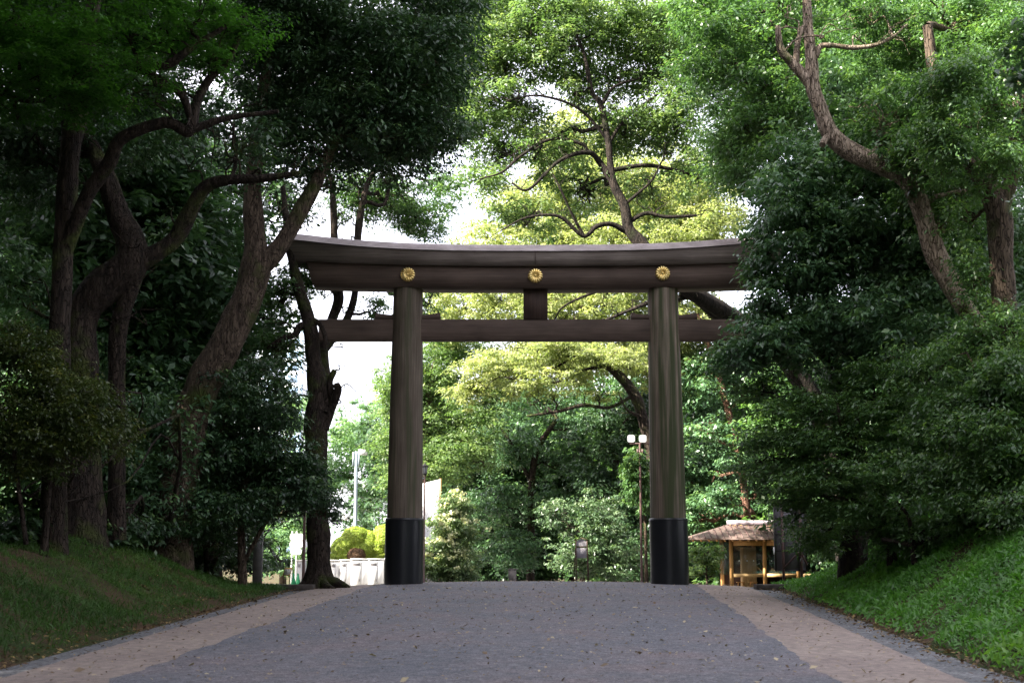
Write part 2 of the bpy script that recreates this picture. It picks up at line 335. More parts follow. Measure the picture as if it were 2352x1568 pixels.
def leaf_quads(C, Nn, Ax, L, Wd):
    Ax = unit(Ax - Nn*np.sum(Ax*Nn, 1, keepdims=True)); B = np.cross(Nn, Ax)
    L = L[:, None]; Wd = Wd[:, None]
    v0 = C - Ax*L*.5; v2 = C + Ax*L*.5 - Nn*L*.10
    m = C - Ax*L*.02 + Nn*L*.03
    v1 = m + B*Wd*.5; v3 = m - B*Wd*.5
    V = np.stack([v0, v1, v2, v3], 1).reshape(-1, 3)
    return V, np.arange(len(V)).reshape(-1, 4)
def foliage(mb, blobs, rg, L=.15, Wr=.42, cr=.75, flat=.55, cover=7., kc=55, carve=.15, droop=.5, ntip=None, up=.75):
    """blobs: (c(3), (rx,ry,rz), coverfactor). clumps of leaves spread through ragged ellipsoids; returns clump centres per blob"""
    cents = []
    for (c, r, cf) in blobs:
        c = np.array(c, float); r = np.array(r, float)
        nl = cover*cf*math.pi*r[0]*r[2]/(.5*L*L*Wr)
        ncl = max(4, int(nl/kc*(1.25+carve)))
        d = unit(rg.randn(ncl, 3)); rad = rg.rand(ncl)**.42
        rad = rad*(1+.42*noise3(d*1.6+c*.37, 1.0)); out_ = rg.rand(ncl) < .10; rad = np.where(out_, rad*1.22, rad)
        P = c + d*r*rad[:, None]
        keep = noise3(P, .55) + .5*noise3(P+9, 1.3) > -1.0+2.2*carve
        P = P[keep]
        if len(P) == 0: P = c[None]
        cents.append((c, r, P))
        n = len(P)*kc
        R = np.repeat(cr*(.45+.75*rg.rand(len(P))), kc)
        tone = np.repeat(rg.rand(len(P)), kc)
        o = unit(rg.randn(n, 3)); o[:, 2] = np.where(rg.rand(n) < .65, np.abs(o[:, 2]), o[:, 2])
        q = rg.rand(n)**.5
        off = o*(R*q)[:, None]; off[:, 2] *= flat
        C = np.repeat(P, kc, 0) + off
        Nn = unit(o*.55 + np.array([0, 0, up]) + rg.randn(n, 3)*.42)
        Ax = o*np.array([1, 1, .3]) + rg.randn(n, 3)*.45 + np.array([0, 0, -droop])
        ll = L*(.65+.7*rg.rand(n))*np.repeat(.75+.55*rg.rand(len(P)), kc)
        V, F = leaf_quads(C, Nn, Ax, ll, ll*Wr*(.8+.4*rg.rand(n)))
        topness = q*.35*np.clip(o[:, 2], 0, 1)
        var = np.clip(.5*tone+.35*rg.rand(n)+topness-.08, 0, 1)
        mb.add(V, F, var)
    return cents

def branch_out(mb, p, q, r0, r1, rg, sides=6, wig=.10, n=5, rough=0):
    p = np.array(p); q = np.array(q); L = np.linalg.norm(q-p)
    t = np.linspace(0, 1, n+1)[:, None]
    P = p*(1-t)+q*t + rg.randn(n+1, 3)*L*wig*np.sin(t*math.pi)*.8 + np.array([0, 0, 1])*L*.10*np.sin(t*math.pi)
    P = spline(P, 3); mb.tube(P, np.linspace(r0, r1, len(P)), sides, caps=False); return P

def tree(name, label, cat, stems, blobs, leaf, bark, seed=1, group=None, twigs=9, limb=1.0, grounded=True, trough=.10, sides=14, extra=None, **kw):
    """stems: paths [(px,py,D,rpx),...]; first one stands on the ground. blobs: (px,py,D,rxpx,rypx,depth m[,cover])"""
    rg = np.random.RandomState(seed)
    if extra is None: extra = []
    paths = []
    for i, st in enumerate(stems):
        P = np.array([at(a, b, D) for a, b, D, r in st]); R = np.array([r*pm(D) for a, b, D, r in st])
        if i == 0 and grounded:
            x, y = P[0][0], P[0][1]; P[0][2] = gz(x, y)-.25
        paths.append((P, R))
    x, y = paths[0][0][0][:2]; base = (x, y, gz(x, y))
    root = thing(name, base, label, cat, group)
    tm = MB(); nodes = []
    for i, (P, R) in enumerate(paths):
        PR = spline(np.hstack([P, R[:, None]]), 7)
        if i == 0 and grounded:
            h = PR[:, 2]-base[2]; PR[:, 3] *= 1+.35*np.exp(-np.maximum(h, 0)/.5)
        tm.tube(PR[:, :3], np.maximum(PR[:, 3], .01), sides if R.max() > .08 else 7, rough=trough, sd=seed*3+i)
        nodes.append(PR)
    for PR in nodes[1:]:
        L_ = np.linalg.norm(PR[-1, :3]-PR[0, :3])
        for q in range(int(L_*1.6) if PR[:, 2].max() > base[2]+1.5 else 0):
            k = rg.randint(len(PR)//3, len(PR)); p = PR[k, :3]; dv = unit(rg.randn(3)*np.array([1, .8, .7])+np.array([0, 0, .5])+.4*unit(PR[min(k+2, len(PR)-1), :3]-PR[k-2, :3]))
            ln = rg.uniform(.5, 1.5); r_ = min(PR[k, 3]*.35, .03)
            B_ = branch_out(tm, p, p+dv*ln, r_, r_*.3, rg, 5, .16)
            branch_out(tm, B_[len(B_)//2], B_[len(B_)//2]+unit(rg.randn(3)+dv)*ln*.6, r_*.5, r_*.15, rg, 4, .15, 3)
    N = np.vstack(nodes); hmin = base[2] + .25*(N[:, 2].max()-base[2]); Nk = N[N[:, 2] > hmin] if (N[:, 2] > hmin).any() else N
    cm = MB()
    bl = []
    for b in blobs:
        px, py, D, rx, ry, dp = b[:6]; cf = b[6] if len(b) > 6 else 1.0
        bl.append((at(px, py, D), (rx*pm(D), dp, ry*pm(D)), cf))
    cents = foliage(cm, bl, rg, **kw)
    for (c, r, P) in cents:
        tgt = c - np.array([0, 0, .25*r[2]])
        dd = np.linalg.norm(Nk[:, :3]-tgt, axis=1) + np.maximum(Nk[:, 2]-tgt[2], 0)*.8; k = int(np.argmin(dd))
        r0 = min(Nk[k, 3]*.75, .035+.018*dd[k])*limb
        Bp = branch_out(tm, Nk[k, :3], tgt, r0, r0*.6, rg, 7, .10)
        idx = rg.choice(len(P), min(len(P), twigs), replace=False)
        for j in idx:
            s = Bp[rg.randint(len(Bp)//2, len(Bp))]
            Q = branch_out(tm, s, P[j], r0*.5, r0*.12, rg, 5, .13)
            if len(P) > 20:
                dj = np.argsort(np.linalg.norm(P-Q[len(Q)//2], axis=1))[1:3]
                for w in dj: branch_out(tm, Q[len(Q)//2], P[w], r0*.25, r0*.07, rg, 4, .14, 3)
    tm.build('trunk', bark, root, smooth=True)
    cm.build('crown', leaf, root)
    return root

# ---- left side of the approach
tree('maple_tree', 'slim dark tree at upper left whose maple sprays glow bright green at the top corner', 'tree',
     [[(120,1250,30,30),(130,900,30,27),(140,700,30,25),(150,500,30,24),(163,330,30,25),(178,230,30,28),(200,100,30,20),(230,-80,30,12)],
      [(150,580,30,17),(200,450,29.6,17),(250,375,29.3,17),(280,318,29,16),(380,282,29,14),(435,303,29,13),(452,235,29,11),(482,180,29,10),(530,130,29,8),(565,30,29,6)],
      [(435,300,29,10),(520,272,29,7),(640,256,29,5)],
      [(440,280,29,8),(400,200,28.5,9),(250,150,28,7),(100,230,27,6),(0,215,27,7)],
      [(300,150,28,8),(380,150,28,11),(440,110,28,8),(520,60,28,5)]],
     [(60,110,27,150,45,2.2),(200,150,27,170,38,2.2),(90,200,26.5,170,38,2),(300,70,27.5,150,38,2),(430,50,28,140,34,2),(560,70,29,90,25,1.5,.7),(20,30,27,150,35,2),(200,240,27.5,90,28,1.5,.8),(40,270,27.5,110,28,1.5,.7),(480,140,28.5,90,22,1.3,.6),(360,200,28,90,22,1.3,.5)],
     LF_MAPLE, BARKD, 11, L=.09, Wr=.5, cr=.52, flat=.22, cover=6.0, kc=60, carve=.1, droop=.25, up=1.3, twigs=6)
tree('camphor_tree', 'thick dark tree with swollen fork and mossy limb arching right, left of the gate', 'tree',
     [[(185,1250,33,52),(185,950,33,44),(183,800,33,40),(190,720,33,40),(235,660,33,42),(295,610,33,44),(300,560,33,36),(275,500,33,28),(245,410,33,22),(215,345,33,18),(170,255,33,13),(140,120,33,9)],
      [(268,1240,33.6,22),(268,900,33.5,20),(272,760,33.3,20),(300,660,33.1,22),(318,600,33,25)],
      [(310,600,33,30),(360,580,33,20),(405,545,33,19),(437,485,32.8,18),(470,432,32.6,16),(520,413,32.4,13),(600,410,32.2,10),(690,396,32,5)]],
     [(200,330,34,170,80,2.5,.6),(60,380,35,130,120,3,.9),(350,230,35,170,70,2.5,.5),(560,330,33,110,55,2,.35),(100,80,35,200,120,3),(300,30,36,200,90,3)],
     LF_DARK, BARKD, 12, L=.15, cr=.7, twigs=9, trough=.12)
tree('camphor_tree', 'leaning brown barked tree with forked trunk crossing the left end of the gate top', 'tree',
     [[(392,1250,38.5,46),(405,1100,38.5,44),(425,1000,38.5,43),(458,900,38.5,41),(520,790,38.5,38),(570,680,38.5,35),(588,610,38.5,34),(584,530,38.5,24),(580,430,38.5,21),(590,340,38.5,17),(605,200,38.5,13),(640,50,38.5,9)],
      [(592,615,38.5,30),(635,575,38.5,20),(668,525,38.5,18),(698,470,38.5,17),(728,415,38.5,15),(765,330,38.5,12),(810,220,38.5,9),(860,110,38.5,6)],
      [(588,500,38.5,6),(560,490,38.5,4)]],
     [(880,190,39.5,190,150,3.5,1.15),(720,120,39.5,180,140,3.5,1.1),(985,170,40.5,110,150,3,1),(830,330,39.5,170,75,3,1),(940,310,40,100,70,2.5,.9),(640,40,38.5,150,110,3),(640,300,39.5,110,90,2.5,.7),(720,400,39,80,35,2,.5),(1010,40,40.5,110,110,3)],
     LF_DARK, BARK, 13, L=.15, cr=.75, twigs=9, carve=.08)
tree('evergreen_shrub', 'low dark undergrowth behind the left bank between the trunks', 'shrub',
     [[(480,1260,46,6),(470,1200,46,5),(460,1150,46,3)]],
     [(60,1190,44,110,60,2,1.1),(200,1200,45,110,60,2,1.1),(330,1190,45,100,60,2,1.1),(460,1200,46,90,55,2,1.1),(560,1230,46,50,40,1.5,.9),(585,1275,52,32,28,1.2,1),(540,1285,50,50,30,1.4,1),(575,1300,49.5,60,24,1.2,1),(636,1300,57,26,20,.9,.9),(470,1290,48,60,26,1.2,1),(430,1225,38.5,60,34,1.1,.9),(340,1215,36.5,60,36,1.1,.9),(270,1225,34,50,34,1,.9),(40,1220,29.5,60,36,1,.9),(500,1255,41,40,26,1,.9),(530,1120,47,60,60,1.8,1),(330,1090,46,90,60,2,1)],
     LF_DARK, BARKD, 19, L=.15, cr=.6, cover=6, twigs=6)
tree('evergreen_tree', 'tall dense evergreen backing the dark limbs at upper left', 'tree',
     [[(330,1230,50.5,20),(330,900,50.5,18),(320,600,50.5,14),(330,300,50.5,10)],[(325,650,50.5,10),(200,450,50.5,7),(120,300,50.5,5)],[(325,500,50.5,9),(450,330,50.5,6),(520,200,50.5,4)]],
     [(150,230,50.5,130,110,3,.9),(330,130,50.5,140,110,3,.9),(500,60,50.5,140,100,3,.8),(60,450,50.5,120,120,3,.9),(280,400,50.5,120,90,3,.6),(230,600,50.5,120,100,3,.9),(430,480,50.5,90,70,2.5,.45),(500,640,50.5,60,60,2,.4),(80,60,50.5,140,100,3,.9),(420,880,50.5,110,90,3,.9),(620,420,50.5,60,50,2,.3)],
     LF_DARK, BARKD, 18, L=.15, cr=.85, cover=5.5, twigs=8)
t4 = tree('evergreen_tree', 'tall dark tree with knobbly trunk and spreading roots beside the left gate pillar', 'tree',
     [[(736,1340,44,34),(734,1290,44,28),(731,1200,44,25),(728,1080,44,24),(726,980,44,25),(729,900,44,24),(719,820,44,19),(712,750,44,17),(692,680,44.2,14),(674,610,44.4,11),(662,540,44.6,9),(650,430,45,6)],
      [(738,950,44,22),(748,880,44.3,14),(742,800,45.5,12),(762,735,47,11),(778,690,47.2,11),(770,640,47.2,11),(768,560,47.3,10),(765,460,47.4,7),(755,380,47.5,4)],
      [(742,985,44,16),(762,935,43.9,10),(776,897,43.8,9),(772,882,43.7,8)],
      [(766,925,43.9,8),(758,880,43.9,7),(766,856,43.9,7),(770,850,43.9,6)],
      [(748,800,46,10),(790,745,46.8,8),(812,690,47,8),(820,620,47,8),(822,540,47.2,9),(832,470,47.3,7),(850,410,47.5,5),(900,360,48,3)],
      [(712,752,44,9),(690,748,43.9,8),(678,768,43.8,7),(650,776,43.7,6),(615,800,43.6,4)],
      [(715,735,44,8),(735,745,43.9,6),(748,778,43.8,5),(742,800,43.8,5)],
      [(736,1330,44,14),(770,1338,43.6,13),(800,1348,43,5)], [(736,1330,44,14),(700,1342,43.7,10),(680,1350,43.5,4)], [(738,1330,44,12),(750,1345,43.3,9),(770,1353,42.7,4)]],
     [(640,680,45,50,60,1.2,.5),(640,800,44.5,50,40,1,.4),(700,640,46,45,50,1.2,.8),(900,470,50,120,60,2.5,.8),(820,440,49,80,50,2,.6),(970,500,51,80,60,2,.8),(1000,430,51,50,50,2,.45),(860,720,47.5,50,45,1.2,.22),(980,690,52,50,50,1.5,.35),(770,610,46.8,50,30,1,.4)],
     LF_MID, BARKD, 14, L=.12, cr=.55, cover=5, carve=.22, twigs=14, trough=.16)
tree('evergreen_shrub', 'dark drooping shrub overhanging the knobbly trunk left of the gate', 'shrub',
     [[(560,1290,40,9),(555,1180,40,8),(570,1080,40,7),(610,1010,40,5)],[(395,1250,38,12),(440,1110,38.5,9),(490,1040,39,7),(520,960,39.5,5)],[(560,1290,40,5),(640,1150,40,5),(700,1110,40,3)]],
     [(600,960,40,110,75,2,1),(650,1080,40,110,80,2,1.1),(690,1160,40.5,85,36,1.4,1),(540,1050,40,120,90,2,1),(735,1130,41,45,45,1,.5),(570,1160,39.5,90,60,1.6,1),(520,900,40,80,60,2,.7),(620,880,41,60,50,1.5,.5),(480,1180,39,90,60,1.5,.9),(760,1180,41,30,22,.8,.5)],
     LF_DARK, BARK, 15, L=.13, cr=.55, cover=6, twigs=7)
tree('evergreen_shrub', 'broad olive leaved shrub on the left bank with yellowish tips', 'shrub',
     [[(100,1250,28.5,8),(110,1150,28.5,7),(120,1050,28.5,5),(150,960,28.5,4)],[(60,1250,28,6),(40,1100,28,5),(20,950,28,3)]],
     [(120,920,28.5,140,75,1.6,1),(40,820,28.5,110,80,1.6,1),(200,1000,28.8,90,55,1.3,1),(50,1020,28.5,130,80,1.6,1),(240,960,29.1,55,40,1,.7)],
     LF_OLIVE, BARKD, 16, L=.085, cr=.4, cover=5, twigs=7)
for i, (nm, lab, st, bl, lf) in enumerate([
    ('evergreen_tree', 'dark evergreen deep in the wood at the far left edge', [[(30,1240,46,20),(40,900,46,16),(50,600,46,12),(70,300,46,8)]],
     [(60,560,46,140,120,3.5,.9),(30,760,46,150,110,3.5,.9),(90,380,47,150,110,3.5,.8),(130,1080,44,150,90,3,.8),(20,1000,44,120,120,3,.8)], LF_DARK),
    ('evergreen_tree', 'leafy tree between the dark trunks behind the swollen fork', [[(400,1240,48,18),(395,900,48,15),(380,650,48,12),(370,400,48,8)]],
     [(400,620,48,120,85,3,.75),(300,800,48,130,110,3,.9),(430,800,49,120,100,3,.8),(260,480,48,110,90,3,.7),(400,440,49,120,70,3,.45),(300,1000,47,150,110,3,.9)], LF_MID),
    ('evergreen_tree', 'thin crowned tree in front of bright sky left of the leaning trunk', [[(500,1240,52,14),(490,900,52,12),(480,600,52,10),(500,300,52,6)]],
     [(500,560,50,120,80,3,.6),(660,470,50,60,80,2,.40),(520,700,50,110,60,3,.7),(440,300,50,140,80,3,.5),(560,420,51,100,70,3,.5),(300,350,51,130,90,3,.7),(150,400,51,130,120,3,.9),(620,720,50,60,60,2,.4),(470,880,51,120,90,3,.8),(590,240,52,110,70,3,.35)], LF_DARK),
    ('evergreen_tree', 'dense dark tree low in the wood behind the left bank', [[(230,1240,38,16),(220,1050,38,13),(230,900,38,9)]],
     [(220,1080,38,150,80,2.5,.9),(380,1130,39,120,80,2.5,.9),(330,950,39,100,70,2.5,.8),(130,800,40,120,80,2.5,.7),(30,640,38,80,110,2.5,.7),(440,1010,39,80,80,2,.8)], LF_BLUE)]):
    tree(nm, lab, 'tree', st, bl, lf, BARKD, 20+i, L=.17, cr=.85, cover=6, twigs=6)

# ---- right side of the approach
tree('camphor_tree', 'pale barked tree with long curving limb and sawn stub at upper right', 'tree',
     [[(2345,1215,32.5,26),(2310,950,32.5,23),(2262,780,32.5,21),(2205,690,32.5,23),(2152,590,32.5,24),(2115,480,32.5,22),(2085,415,32.5,21),(2020,378,32.5,22),(1955,348,32.5,23),(1908,308,32.5,22),(1884,250,32.5,19),(1866,195,32.5,19),(1864,140,32.5,15),(1856,60,32.5,12),(1850,-70,32.5,8)],
      [(1868,200,32.5,16),(1838,165,32.5,13),(1815,140,32.5,11),(1793,112,32.5,10),(1786,60,32.5,6)], [(1828,155,32.5,8),(1832,100,32.5,7),(1845,60,32.5,5)],
      [(1905,312,32.5,12),(1894,322,32.3,9),(1889,333,32.2,8)],
      [(1872,130,32.5,9),(1885,107,32.5,7),(1915,105,32.5,6),(1960,110,32.5,6),(2010,104,32.5,5),(2050,86,32.5,4)]],
     [(2060,260,34,120,65,1.8,.9),(2020,300,33,60,50,1.2,.8),(2160,340,33.5,100,90,1.8,.9),(2100,140,35,150,80,2,.8),(2240,430,33,80,90,1.5,.55),(2110,60,34.5,110,60,2,.8),(1990,40,33.5,110,45,1.8,.7),(2110,395,31.8,55,45,.8,.8),(2090,350,31.8,60,40,.8,.9),(2170,520,33,60,60,1,.5),(2140,480,35,80,60,1.2,.6)],
     LF_MID, BARKP, 31, L=.12, cr=.55, cover=6, twigs=9, trough=.10)
tree('camphor_tree', 'upright grey trunk wrapped in leafy shoots near the right edge', 'tree',
     [[(2330,1215,30,30),(2315,900,30,28),(2310,740,30,27),(2300,600,30,27),(2292,480,30,27),(2245,395,30,22),(2190,310,30,20),(2150,200,30,17),(2130,60,30,12)],
      [(2295,500,30,18),(2330,380,30,16),(2350,250,30,12)]],
     [(2270,240,31,120,90,2,.9),(2300,120,31,110,90,2,.9),(2220,60,32,120,90,2,.9),(2345,350,30,50,60,1.4,.7),(2230,620,30.6,45,100,1,.45),(2240,780,30,70,55,1.2,.6),(2350,950,28.8,60,80,1.2,.7),(2170,330,28.8,70,90,1.2,.8),(2190,200,28.8,80,90,1.3,.9),(2290,380,28.6,60,60,1,.7),(2300,880,28.5,70,50,1.2,.9),(2250,1000,28.5,90,60,1.4,.9),(2330,1060,28,60,60,1.2,1),(2220,500,30.8,40,40,.8,.5)],
     LF_MID, BARK, 32, L=.10, cr=.5, cover=6, twigs=7)
tree('evergreen_tree', 'big glossy evergreen hiding the right end of the gate', 'tree',
     [[(1960,1240,38,30),(1950,1000,38,26),(1920,800,38,22),(1890,600,38,18),(1880,420,38,12)],[(1930,860,38,14),(1840,760,37.5,10),(1760,700,37.2,6)]],
     [(1800,490,37,85,80,2.4,1),(1860,420,38,130,100,2.8,1),(1835,640,37,115,75,2.4,1),(1760,700,36.5,45,45,1.5,.9),(1765,800,36.5,110,62,2.2,1),(1930,560,37,130,100,2.6,1),(1930,750,36.5,150,100,2.6,1),(2060,560,36.5,120,110,2.6,.9),(2060,760,35.5,150,110,2.6,1),(1735,630,37.5,30,30,1,.8),(1748,565,37.3,42,38,1.2,1),(1690,830,37,50,40,1.3,.9),(1950,350,39,100,100,2.5,.9),(2060,430,37,110,80,2.4,.8),(1960,220,39,110,90,2.5,.8),(2150,640,36.5,120,110,2.6,1),(2180,880,36,140,110,2.6,1),(2290,760,36,110,140,2.6,1),(2310,560,36.5,90,120,2.6,1),(2160,450,38,110,100,2.6,1),(1900,560,38,90,80,2,1)],
     LF_BLUE, BARKD, 33, L=.16, cr=.65, cover=7, twigs=7, carve=.08)
tree('evergreen_shrub', 'low leafy shrub spilling onto the top of the right bank', 'shrub',
     [[(2100,1240,31.5,6),(2090,1200,31.5,5),(2060,1150,31.5,3)]],
     [(1880,1245,37,60,40,1.3,1),(1960,1240,35.5,75,42,1.3,1),(2050,1238,33.6,80,42,1.3,1),(2150,1232,31.6,85,42,1.3,1),(2250,1222,30,85,44,1.2,1),(2335,1212,28.6,60,46,1.1,1),(1900,1225,38,50,26,1,1)],
     LF_MID, BARKD, 39, L=.10, cr=.45, cover=6, droop=.7, twigs=6)
tree('evergreen_shrub', 'layered mid green shrub with flat sprays above the right bank', 'shrub',
     [[(2050,1220,34,10),(2030,1150,34,9),(1990,1050,34,7),(1930,970,34,5)],[(2050,1220,34,8),(2120,1080,33,6),(2160,960,32.5,4)]],
     [(1870,940,35.5,150,42,2,.95),(1800,1010,36,120,38,1.8,.9),(1960,1020,34.5,150,42,2,.95),(1800,1090,36,115,36,1.8,.9),(1930,1110,34.5,150,42,2,.95),(2070,960,33.5,140,55,2,.95),(2080,1080,32.5,140,50,2,.95),(1860,1165,35.5,75,40,1.5,.95),(1980,1180,33.5,110,45,1.7,.9),(1740,900,37,70,40,1.4,.8),(2040,870,34.5,120,50,1.8,.9),(1720,1080,36.6,45,20,1.2,.6)],
     LF_MID, BARKD, 34, L=.11, cr=.6, flat=.3, cover=6, droop=.3, up=1.1, twigs=7)
tree('evergreen_shrub', 'dense small leaved dark shrub at the right edge above the bank', 'shrub',
     [[(2300,1200,28.5,9),(2290,1120,28.5,8),(2270,1020,28.5,6),(2250,920,28.5,4)]],
     [(2200,960,30.5,110,80,2,1),(2290,1080,29,120,80,2,1),(2180,1100,30.5,110,65,2,1),(2310,900,28.5,80,100,1.8,.9),(2150,860,31.5,110,80,2,1),(2240,1160,29,120,40,1.6,.9),(2330,1180,27,50,55,1.2,.9),(2320,780,29.5,80,90,2,.8)],
     LF_MID, BARKD, 35, L=.10, cr=.5, cover=6, twigs=7)
tree('evergreen_tree', 'mid green canopy tree reaching over the road at upper right', 'tree',
     [[(1990,1235,43,22),(1940,900,43,19),(1860,600,43,16),(1780,380,43,13),(1710,200,43,9),(1670,40,43,6)]],
     [(1650,130,43,110,90,3,.9),(1760,240,42,110,90,3,.9),(1690,330,43,85,80,2.6,.8),(1640,10,44,130,80,3,.9),(1790,60,42,120,90,3,.9),(1870,190,42,90,80,2.6,.7),(1740,400,42,80,50,2.4,.8),(1950,110,41,110,90,2.8,.7),(1900,-10,41,130,60,2.5,.8)],
     LF_MID, BARKD, 36, L=.15, cr=.75, cover=6, twigs=9, carve=.14)
tree('evergreen_tree', 'tall dense evergreen backing the canopy at upper right', 'tree',
     [[(2120,1200,50,24),(2080,900,50,22),(2020,600,50,18),(1980,300,50,14),(1940,50,50,10)],[(2020,620,50,12),(2200,400,50,9),(2300,250,50,6)],[(1990,400,50,10),(1850,250,50,8),(1740,150,50,5)]],
     [(1690,130,50,120,130,3,.9),(1800,60,50,130,110,3,1),(1780,290,49,110,120,3,1),(1940,130,50,130,120,3,1),(2080,60,50,130,110,3,1),(2080,260,50,130,120,3,1),(2230,120,50,130,130,3,1),(2330,320,49,110,150,3,1),(2200,420,49,120,100,3,1),(1960,330,50,110,90,3,1),(1690,330,51,70,90,2.5,.7),(1640,60,51,80,100,2.5,.7),(2330,60,50,90,110,3,1)],
     LF_DARK, BARKD, 38, L=.16, cr=.95, cover=5.5, twigs=7)
tree('evergreen_tree', 'near tree whose glossy leaf sprays poke in at the right edge', 'tree',
     [[(2700,1500,15,40),(2640,1000,15,30),(2600,600,15,24),(2560,200,15,18)],[(2600,600,15,12),(2480,560,15,8),(2390,640,15,4)],[(2570,250,15,12),(2450,120,15,8),(2370,60,15,4)]],
     [(2370,60,15,55,85,.7,.6),(2375,690,15,42,70,.6,.5),(2500,300,15,120,250,1.2,.6),(2355,180,15.3,25,40,.4,.4)],
     LF_BLUE, BARK, 37, L=.11, cr=.35, cover=4, twigs=7)

# ---- trees right behind and beyond the gate
tree('camphor_tree', 'large spreading camphor behind the gate with black limbs against light leaves', 'tree',
     [[(1960,1300,60,27.9),(1900,1000,59,26.2),(1800,820,58,23),(1700,740,57,21.3),(1620,690,56,20.5),(1560,648,55.5,18.9),(1510,605,55,17.2),(1470,556,55,15.6),(1444,525,55,13.1),(1434,475,55,11.5),(1410,425,55,10.7),(1402,380,55,8.2),(1397,325,55,7.4),(1380,240,55,7.4),(1359,210,55,5.7),(1340,120,55,4.1),(1300,30,55,2.5)],
      [(1410,425,55,8.2),(1379,375,55,7.4),(1349,350,54.7,5.7),(1284,370,54.3,4.1),(1214,435,54,3.3),(1175,420,54,2.5)],
      [(1352,352,54.8,4.9),(1334,330,54.7,4.1),(1264,320,54.5,3.7),(1194,360,54.2,3.3),(1154,395,54,2.5),(1100,412,54,1.6)],
      [(1436,530,55,7.4),(1404,515,54.8,5.7),(1370,520,54.6,5.7),(1339,542,54.5,4.9),(1284,497,54.2,3.7),(1209,500,54,2.5),(1150,530,54,1.6)],
      [(1340,540,54.5,4.1),(1318,500,54.3,3.3),(1290,440,54,2.5),(1270,400,54,1.6)],
      [(1444,510,55,6.6),(1484,490,55,4.9),(1530,498,55,4.1),(1600,495,55,3.3)],
      [(1410,390,55,5.7),(1484,380,55.3,4.9),(1554,392,55.5,4.1),(1640,420,56,3.3)],
      [(1434,470,55,4.1),(1470,440,55,3.3),(1500,410,55,2.5),(1530,350,55,1.6)],
      [(1380,245,55,4.9),(1410,200,55,3.3),(1470,180,55,2.5)], [(1397,330,55,4.9),(1440,270,55,3.3),(1520,210,55,2.5)],
      [(1395,320,55,4.1),(1330,250,54.6,3.3),(1240,220,54.3,2.5),(1170,230,54,1.6)],
      [(1600,680,56,7.4),(1510,690,55.6,5.7),(1440,715,55.4,4.1),(1380,740,55.2,3.3)],
      [(1590,672,56,7.4),(1480,650,56,5.7),(1400,660,56,4.1),(1300,700,56,2.5),(1270,740,56,1.6)],
      [(1690,745,57,13.1),(1640,720,57,10.7),(1600,690,56.6,8.2)]],
     [(1260,110,56,140,80,3.5,.8),(1430,60,56,150,80,3.5,.9),(1130,130,57,90,90,3,.8),(1170,260,57,90,70,3,.6),(1320,220,57,110,60,3,.45),(1530,150,56,110,90,3,.8),(1560,280,56,100,80,3,.65),(1120,20,57,120,80,3,.9),(1290,20,56,120,70,3,.8),(1440,300,57,110,70,3,.6),(1250,370,57,110,60,3,.45),(1120,420,57,70,60,2.5,.45),(1340,440,57.5,100,50,3,.3),(1500,450,57.5,100,50,3,.3),(1200,510,58,100,40,2.6,.4),(1600,400,56,60,60,2.5,.6),(1590,30,56,100,80,3,.8),(1070,250,57,80,90,2.5,.8),(1210,250,58.5,75,60,2.5,.8),(1170,340,58.5,60,50,2.5,.7),(1290,340,59,60,40,2.5,.5),(1040,120,58,80,100,3,.9),(1140,350,58,70,60,2.5,.6),(1400,180,57,120,60,3,.5)],
     LF_CAM, BARKK, 41, L=.17, cr=.85, cover=5.5, twigs=12, carve=.2)
tree('camphor_tree', 'sunlit yellow green camphor filling the view between the gate beams', 'tree',
     [[(1560,1330,82,20),(1540,1000,82,18),(1480,800,82,15),(1430,640,82,12),(1400,480,82,8)],[(1500,830,82,10),(1560,690,82,8),(1640,560,82,5)],[(1470,780,82,9),(1330,700,82,7),(1200,660,82,4)],
      [(1460,700,81,9),(1380,690,80.5,9),(1330,705,80,8),(1240,700,80,6),(1200,710,80,4)], [(1600,700,81,10),(1660,740,81,10),(1700,770,81,9)]],
     [(1130,680,81,110,95,4,.8),(1270,600,82,130,110,4,.8),(1430,560,82,150,100,4,.75),(1580,600,82,120,120,4,.8),(1360,450,83,170,95,4,.65),(1530,440,83,140,100,4,.7),(1220,480,83,120,80,4,.6),(1280,740,80,120,70,3.5,.8),(1420,700,81,130,70,3.5,.6),(1560,740,81,110,70,3.5,.7),(1110,590,83,80,70,3.5,.8),(1640,500,82,90,100,3.5,.7),(1030,720,84,60,70,3,.7),(1400,810,83,150,60,3.5,1),(1250,830,84,120,60,3.5,1),(1540,830,83,110,70,3.5,1),(1300,640,84,150,90,4,.8),(1480,480,85,170,110,4,.7),(1330,330,86,160,90,4,.5)],
     LF_YEL, BARK, 42, L=.22, cr=1.0, cover=5.5, twigs=10, carve=.12)
